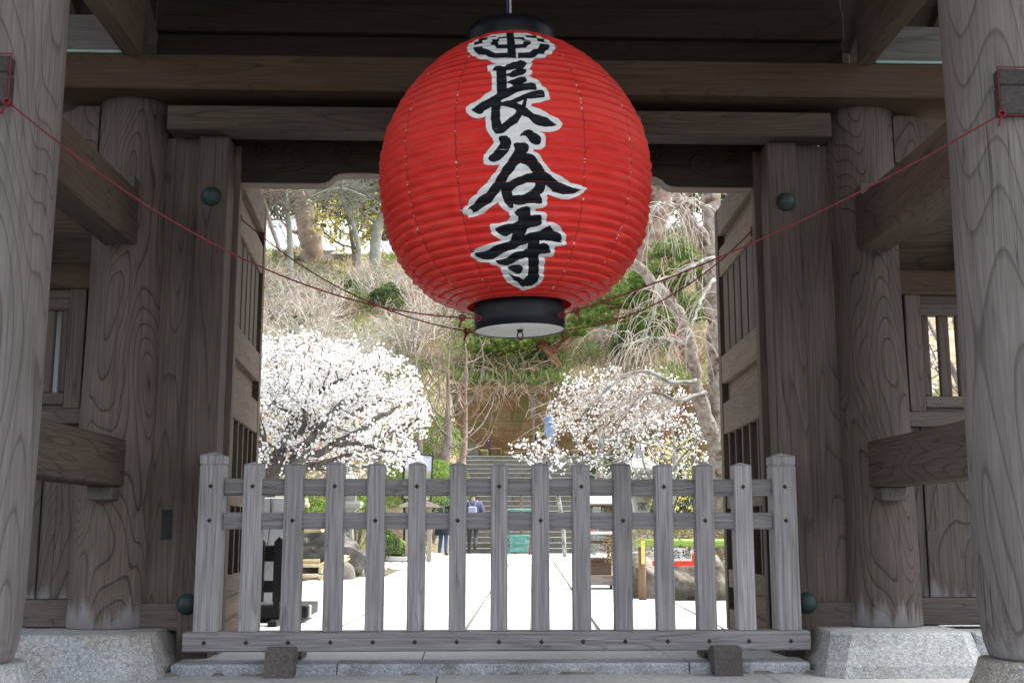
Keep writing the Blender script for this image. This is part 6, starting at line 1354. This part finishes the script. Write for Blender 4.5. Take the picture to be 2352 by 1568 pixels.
EVL = ['dark evergreen tree behind the pale leaning trunk at the hilltop', 'dark evergreen tree behind the yellow-flowering tree', 'tall dark evergreen farthest back behind the crooked grey trunk', 'evergreen tree behind the thick reddish-grey trunk', 'evergreen tree behind the white temple roof at the far left', 'dark evergreen tree hidden just left of the lantern', 'evergreen tree behind the top of the weeping cherry', 'evergreen tree behind the hollow leaning trunk', 'evergreen tree at the far right beside the cherry trunk', 'dark evergreen tree right behind the lantern edge on the right', 'evergreen tree behind the top of the right door leaf', 'evergreen tree directly behind the left half of the lantern', 'evergreen tree directly behind the middle of the lantern', 'evergreen tree directly behind the right half of the lantern']
for k, (px, py, Y, w, h) in enumerate(((880, 470, 74, 3.6, 6.0), (770, 450, 80, 4.8, 6.5), (845, 420, 86, 4, 8), (690, 430, 78, 4.6, 6), (610, 450, 84, 5.5, 7), (940, 520, 72, 3, 5), (1580, 500, 62, 3.2, 4.2), (1500, 450, 70, 3.6, 5.5), (1640, 560, 58, 2.6, 4.4), (1420, 480, 76, 4, 6), (1700, 520, 66, 3.4, 5.0), (1060, 520, 80, 4, 6), (1200, 500, 84, 5, 7), (1320, 520, 74, 4, 6))):
    c = A3(px, py, Y); zg = float(hill_z(np.array(c[0]), np.array(Y))); tp = 'evergreen_tree'
    t = thing(tp, EVL[k], 'tree', (c[0], Y, zg), gr)
    f = bpy.data.objects.new('crown', M_TREE[k % 2]); COL.objects.link(f); f.parent = t; f.scale = (w, w * .7, h); f.location = (0, 0, max(c[2] - zg, h * .7)); f.rotation_euler = (0, 0, k)
    m = MB(); m.tube([(c[0], Y, zg - .3), (c[0] + .2, Y, zg + max(c[2] - zg, 2))], [.3, .12], 6); m.build('trunk', BARK_B, t)
# white plaster temple buildings at the hilltop
ROOFW = mottled('sky_bright_roof_tile', (0.55, 0.58, 0.61), (0.68, 0.70, 0.72), 1.5, .5, bump=.3); WALLW = mottled('white_plaster', (0.68, 0.68, 0.66), (0.76, 0.76, 0.74), 1, .9)  # roof tile colour is raised to carry the reflected sky
def temple(label, x, y, z, w, d, h, rh):
    t = thing('temple_building', label, 'building', (x, y, z), 'pale temple buildings at the hilltop')
    MB().box(x - w / 2, x + w / 2, y - d / 2, y + d / 2, z, z + h).build('wall', WALLW, t)
    m = MB(); ov = .8; m.add([(x - w/2 - ov, y - d/2 - ov, z + h), (x + w/2 + ov, y - d/2 - ov, z + h), (x + w/2 + ov, y + d/2 + ov, z + h), (x - w/2 - ov, y + d/2 + ov, z + h), (x - w/2 + .2, y, z + h + rh), (x + w/2 - .2, y, z + h + rh)], [(0,1,5,4), (1,2,5), (2,3,4,5), (3,0,4), (3,2,1,0)]); rf = m.build('roof', ROOFW, t)
    m = MB(); m.box(x - w/2 + .1, x + w/2 - .1, y - .18, y + .18, z + h + rh - .05, z + h + rh + .28, .04); m.build('ridge', ROOFW, rf)
    for s in (-1, 1):
        m = MB(); e = x + s * (w / 2 - .1); m.prism([(e, z + h + rh + .2), (e + s * .35, z + h + rh + .75), (e - s * .25, z + h + rh + .55), (e - s * .4, z + h + rh + .2)], 1, y - .1, y + .1); m.build('ridge_end', ROOFW, rf)
    for k in range(int(w / 1.4)):
        xx = x - w / 2 + .7 + 1.4 * k; MB().box(xx - .4, xx + .4, y - d / 2 - .03, y - d / 2 - .002, z + .3, z + h - .5).build('window', BARK_B, t)
    for k in range(int((w + 1.6) / .45)):
        xx = x - w / 2 - ov + .3 + .45 * k; f = np.clip((xx - (x - w/2 - ov)) / 1.0, 0, 1) * np.clip(((x + w/2 + ov) - xx) / 1.0, 0, 1)
        a, b2 = np.array([xx, y - d/2 - ov, z + h + .03]), np.array([x + (xx - x) * (w/2 - .2) / (w/2 + ov), y - .2, z + h + rh - .02]); m = MB(); m.tube([a, b2], .07, 4); m.build('tile_row', ROOFW, rf)
c1 = A3(600, 585, 63); temple('long pale-roofed temple hall at the far left of the hilltop', c1[0] - 1.0, 64.5, 14.9, 5.2, 3.0, 1.2, 2.0)
c2 = A3(755, 575, 66); temple('small pale-roofed temple building right of the thick trunk', c2[0], 66, 15.4, 1.8, 2.0, 1.2, 1.2)
c3 = A3(845, 590, 64); temple('low pale-roofed building behind the crooked trunk near the lantern', c3[0] + .6, 64, 15.0, 3.4, 2.2, .9, .9)

# ------------------------------------------------------------------ people
SKIN = mottled('skin', (0.50, 0.33, 0.25), (0.56, 0.38, 0.29), 12, .6); HAIR = mottled('black_hair', (0.012, 0.010, 0.010), (0.025, 0.02, 0.02), 40, .5); SHOE = mottled('black_shoe', (0.012, 0.012, 0.014), (0.022, 0.022, 0.024), 20, .5)
def cloth(name, c1, c2): return mottled(name, c1, c2, 14, .85, bump=.5, bscale=30, fine=.12, dist=.02)
def person(label, loc, yaw, h, J, coat, trousers, hem, coat_r=1.0, puffer=False, shoes=SHOE):
    """one continuous skinned body; the coat, hair and bag are its clothing"""
    s = h / 1.65; nm = {}; V = []; E = []; Rr = []
    def v(k, p, r): nm[k] = len(V); V.append(tuple(np.array(p) * s)); Rr.append((r * s, r * s))
    def e(*ks):
        for a, b in zip(ks[:-1], ks[1:]): E.append((nm[a], nm[b]))
    v('pelvis', (0, 0, .90), .115); v('waist', (0, .0, 1.06), .105); v('chest', (0, .0, 1.24), .125); v('neck0', (0, .01, 1.38), .06); v('neck', J.get('neck', (0, .02, 1.44)), .048); v('head', J.get('head', (0, .04, 1.53)), .082); v('crown', tuple(np.array(J.get('head', (0, .04, 1.53))) + (0, .0, .075)), .068); v('nose', tuple(np.array(J.get('head', (0, .04, 1.53))) + (0, .092, -.005)), .014)
    e('pelvis', 'waist', 'chest', 'neck0', 'neck', 'head', 'crown'); e('head', 'nose')
    for sd, q in ((-1, 'l'), (1, 'r')):
        v('sh' + q, (sd * .175, 0, 1.335), .062); v('el' + q, J['el' + q], .045); v('wr' + q, J['wr' + q], .030); w = np.array(J['wr' + q]); d = w - np.array(J['el' + q]); d /= np.linalg.norm(d)
        v('pm' + q, w + d * .06, .030); e('chest', 'sh' + q, 'el' + q, 'wr' + q, 'pm' + q)
        sdv = np.cross(d, (1., 0, 0)); sdv /= np.linalg.norm(sdv) + 1e-9
        for f in range(4):
            b = w + d * .09 + sdv * (.026 * (f - 1.5)); L_ = (.055, .068, .064, .048)[f]; v(f'f{f}{q}', b, .0105); v(f'g{f}{q}', b + d * L_ * .6 + np.array([-sd * .008, 0, 0]), .0095); v(f't{f}{q}', b + d * L_ + np.array([-sd * .022, 0, 0]), .008); e('pm' + q, f'f{f}{q}', f'g{f}{q}', f't{f}{q}')
        v('th' + q, w + d * .045 + sdv * -.045, .011); v('tt' + q, w + d * .085 + sdv * -.058, .009); e('wr' + q, 'th' + q, 'tt' + q)
        v('hp' + q, (sd * .09, 0, .86), .095); v('kn' + q, J['kn' + q], .062); v('an' + q, J['an' + q], .045); v('to' + q, J['to' + q], .038); e('pelvis', 'hp' + q, 'kn' + q, 'an' + q, 'to' + q)
    me = bpy.data.meshes.new('person'); me.from_pydata(V, E, []); o = bpy.data.objects.new('person', me); COL.objects.link(o)
    mo = o.modifiers.new('skin', 'SKIN'); mo.use_smooth_shade = True; sv = me.skin_vertices[0].data
    for k, r in enumerate(Rr): sv[k].radius = r
    sv[0].use_root = True; o.modifiers.new('sub', 'SUBSURF').levels = 1
    dg = bpy.context.evaluated_depsgraph_get(); me2 = bpy.data.meshes.new_from_object(o.evaluated_get(dg)); o.modifiers.clear(); o.data = me2; me2.name = 'person'
    me2.materials.clear()
    for mt in (SKIN, coat, trousers, shoes, HAIR): me2.materials.append(mt)
    seg = []; names = list(nm)
    for a, b in E:
        na, nb = names[a], names[b]
        mt = 3 if nb.startswith('to') else 2 if nb[:2] in ('kn', 'an', 'hp') else 1 if nb[:2] in ('sh', 'el', 'wr', 'wa', 'ch') else 1 if nb == 'neck0' else 0
        seg.append((np.array(V[a]), np.array(V[b]), mt))
    for p in me2.polygons:
        c = np.array(p.center); best = 9; mt = 0
        for a, b, q in seg:
            ab = b - a; t = np.clip((c - a) @ ab / (ab @ ab + 1e-9), 0, 1); d = np.linalg.norm(c - a - ab * t)
            if d < best: best = d; mt = q
        p.material_index = mt; p.use_smooth = True
    o.location = loc; o.rotation_euler = (0, 0, yaw); tag(o, label, 'person')
    # coat shell
    m = MB(); m.smooth = True; zs_ = np.linspace(hem, 1.405, 26); V2 = []; n = 20
    for z in zs_:
        t = (z - hem) / (1.405 - hem); rx = np.interp(z, [hem, .92, 1.08, 1.28, 1.36, 1.405], [.20, .185, .17, .205, .175, .085]) * coat_r; ry = np.interp(z, [hem, .92, 1.08, 1.28, 1.36, 1.405], [.165, .155, .13, .145, .12, .075]) * coat_r
        pf = (.012 * abs(math.sin(z * 32)) if puffer else 0)
        for k in range(n): a = 2 * math.pi * k / n; fl = 1 + .03 * math.sin(5 * a + z * 4) * (1 - t); V2.append((s * (rx + pf) * math.cos(a) * fl, s * (ry + pf) * math.sin(a) * fl, s * z))
    m.add(V2, [(i * n + k, i * n + (k + 1) % n, (i + 1) * n + (k + 1) % n, (i + 1) * n + k) for i in range(25) for k in range(n)] + [tuple(range(n))[::-1]]); c = m.build('coat', coat, None, origin=(0, 0, 0)); c.parent = o
    for q, sd in (('l', -1), ('r', 1)):                     # sleeves
        m = MB(); m.smooth = True; a, b, c2 = np.array((sd * .165, 0, 1.345)), np.array(J['el' + q]), np.array(J['wr' + q]); m.tube(np.array(smooth_path([a, b, b + (c2 - b) * .93], 14)) * s, [s * r for r in np.linspace(.075, .05, 14)], 12); c = m.build('sleeve', coat, None, origin=(0, 0, 0)); c.parent = o
    hd = np.array(J.get('head', (0, .04, 1.53))); m = MB(); m.smooth = True; V2 = []; F2 = []
    for i in range(8):
        ph = i / 7 * 1.75
        for k in range(16):
            a = 2 * math.pi * k / 16; back = 1 if math.sin(a) < .35 else max(0.0, 1 - (math.sin(a) - .35) * 1.1); pz = math.cos(min(ph, 1.75 * (.45 + .55 * back))); pr = math.sin(min(ph, 1.75 * (.45 + .55 * back))); V2.append(tuple(s * (hd + (.094 * pr * math.cos(a), -.008 + .106 * pr * math.sin(a), .015 + .108 * pz))))
    m.add(V2, [(i * 16 + k, i * 16 + (k + 1) % 16, (i + 1) * 16 + (k + 1) % 16, (i + 1) * 16 + k) for i in range(7) for k in range(16)]); c = m.build('hair', HAIR, None, origin=(0, 0, 0)); c.parent = o
    for sd in (-1, 1):
        m = MB(); m.smooth = True; m.tube([s * (hd + (sd * .088, .005, -.025)), s * (hd + (sd * .099, -.004, .01)), s * (hd + (sd * .09, .0, .03))], [s * .012, s * .016, s * .01], 6); c = m.build('ear', SKIN, None, origin=(0, 0, 0)); c.parent = o
    return o, s, hd
def backpack(o, s, mat, strap, y=-.175, z0=1.0, z1=1.24, w=.115):
    m = MB(); m.box(-w * s, w * s, (y - .075) * s, (y + .03) * s, z0 * s, z1 * s, .03 * s); c = m.build('backpack', mat, None, origin=(0, 0, 0)); c.parent = o
    m = MB(); m.smooth = True
    for sd in (-1, 1): m.tube([np.array(p) * s for p in ((sd * .03, y - .0, z1 - .01), (sd * .085, y + .02, z1 + .07), (sd * .125, -.06, 1.385), (sd * .13, .06, 1.36))], .013 * s, 6)
    c = m.build('strap', strap, None, origin=(0, 0, 0)); c.parent = o
NAVY = cloth('violet_blue_padded_cloth', (0.06, 0.068, 0.125), (0.085, 0.096, 0.165)); GREYT = cloth('dark_grey_trousers', (0.035, 0.037, 0.045), (0.055, 0.057, 0.068)); DNAVY = cloth('dark_navy_wool', (0.012, 0.018, 0.032), (0.022, 0.03, 0.05)); JEANS = cloth('blue_jeans', (0.035, 0.07, 0.16), (0.055, 0.10, 0.22)); DENIM = cloth('light_blue_denim', (0.14, 0.24, 0.42), (0.20, 0.32, 0.52)); PALEJ = cloth('pale_blue_jeans', (0.22, 0.31, 0.43), (0.30, 0.40, 0.52)); LAV = cloth('lavender_bag_cloth', (0.26, 0.28, 0.44), (0.32, 0.34, 0.50)); SLATE = cloth('slate_bag_cloth', (0.05, 0.06, 0.085), (0.08, 0.09, 0.12)); TEAL = cloth('teal_green_scarf', (0.015, 0.09, 0.075), (0.03, 0.14, 0.11))
walk1 = dict(ell=(-.26, -.03, 1.08), wrl=(-.22, .16, .98), elr=(.27, -.06, 1.08), wrr=(.23, .12, .96), knl=(-.09, .05, .48), anl=(-.09, .06, .08), tol=(-.10, .17, .03), knr=(.09, -.02, .47), anr=(.08, -.26, .24), tor=(.08, -.30, .11))
p1, s1, h1 = person('person in a violet-blue padded coat with a lavender backpack', (-.03, 29.8, .012), R(-4), 1.64, walk1, NAVY, GREYT, .70, 1.12, True)
backpack(p1, s1, LAV, LAV, -.165)
m = MB(); m.smooth = True; m.lathe([(s1 * (h1[2] - .02), s1 * .105), (s1 * (h1[2] + .04), s1 * .108), (s1 * (h1[2] + .10), s1 * .08), (s1 * (h1[2] + .125), s1 * .02)], (0, s1 * .035), 16); c = m.build('knit_cap', TEAL, None, origin=(0, 0, 0)); c.parent = p1
walk2 = dict(ell=(-.27, -.02, 1.08), wrl=(-.25, .12, .90), elr=(.26, -.04, 1.08), wrr=(.24, .08, .88), knl=(-.08, .10, .48), anl=(-.08, -.02, .09), tol=(-.08, .09, .03), knr=(.09, .02, .47), anr=(.09, .0, .08), tor=(.09, .11, .03))
p2, s2, h2 = person('person in a long dark navy coat and blue jeans with a slate backpack', (-.77, 28.3, .012), R(-20), 1.60, walk2, DNAVY, JEANS, .52, 1.05)
backpack(p2, s2, SLATE, SLATE, -.16)
m = MB(); m.smooth = True; m.lathe([(s2 * 1.37, s2 * .10), (s2 * 1.40, s2 * .105), (s2 * 1.44, s2 * .09), (s2 * 1.46, s2 * .07)], (0, s2 * .02), 16); c = m.build('scarf', TEAL, None, origin=(0, 0, 0)); c.parent = p2
walk3 = dict(neck=(0, .04, 1.44), head=(0, .07, 1.53), ell=(-.25, .02, 1.09), wrl=(-.20, .24, 1.06), elr=(.25, .02, 1.09), wrr=(.20, .26, 1.05), knl=(-.09, .20, .50), anl=(-.09, .24, .08), tol=(-.09, .36, .035), knr=(.09, -.02, .48), anr=(.09, -.30, .16), tor=(.09, -.22, .05))
p3, s3, h3 = person('man in a light blue denim jacket and pale jeans walking along the landing', (2.50, 37.9, 2.995), R(-72), 1.70, walk3, DENIM, PALEJ, .72, 1.02)
m = MB(); m.box(-.062 * s3, .062 * s3, .145 * s3, .165 * s3, 1.465 * s3, 1.535 * s3, .008); c = m.build('face_mask', WHITEP, None, origin=(0, 0, 0)); c.parent = p3
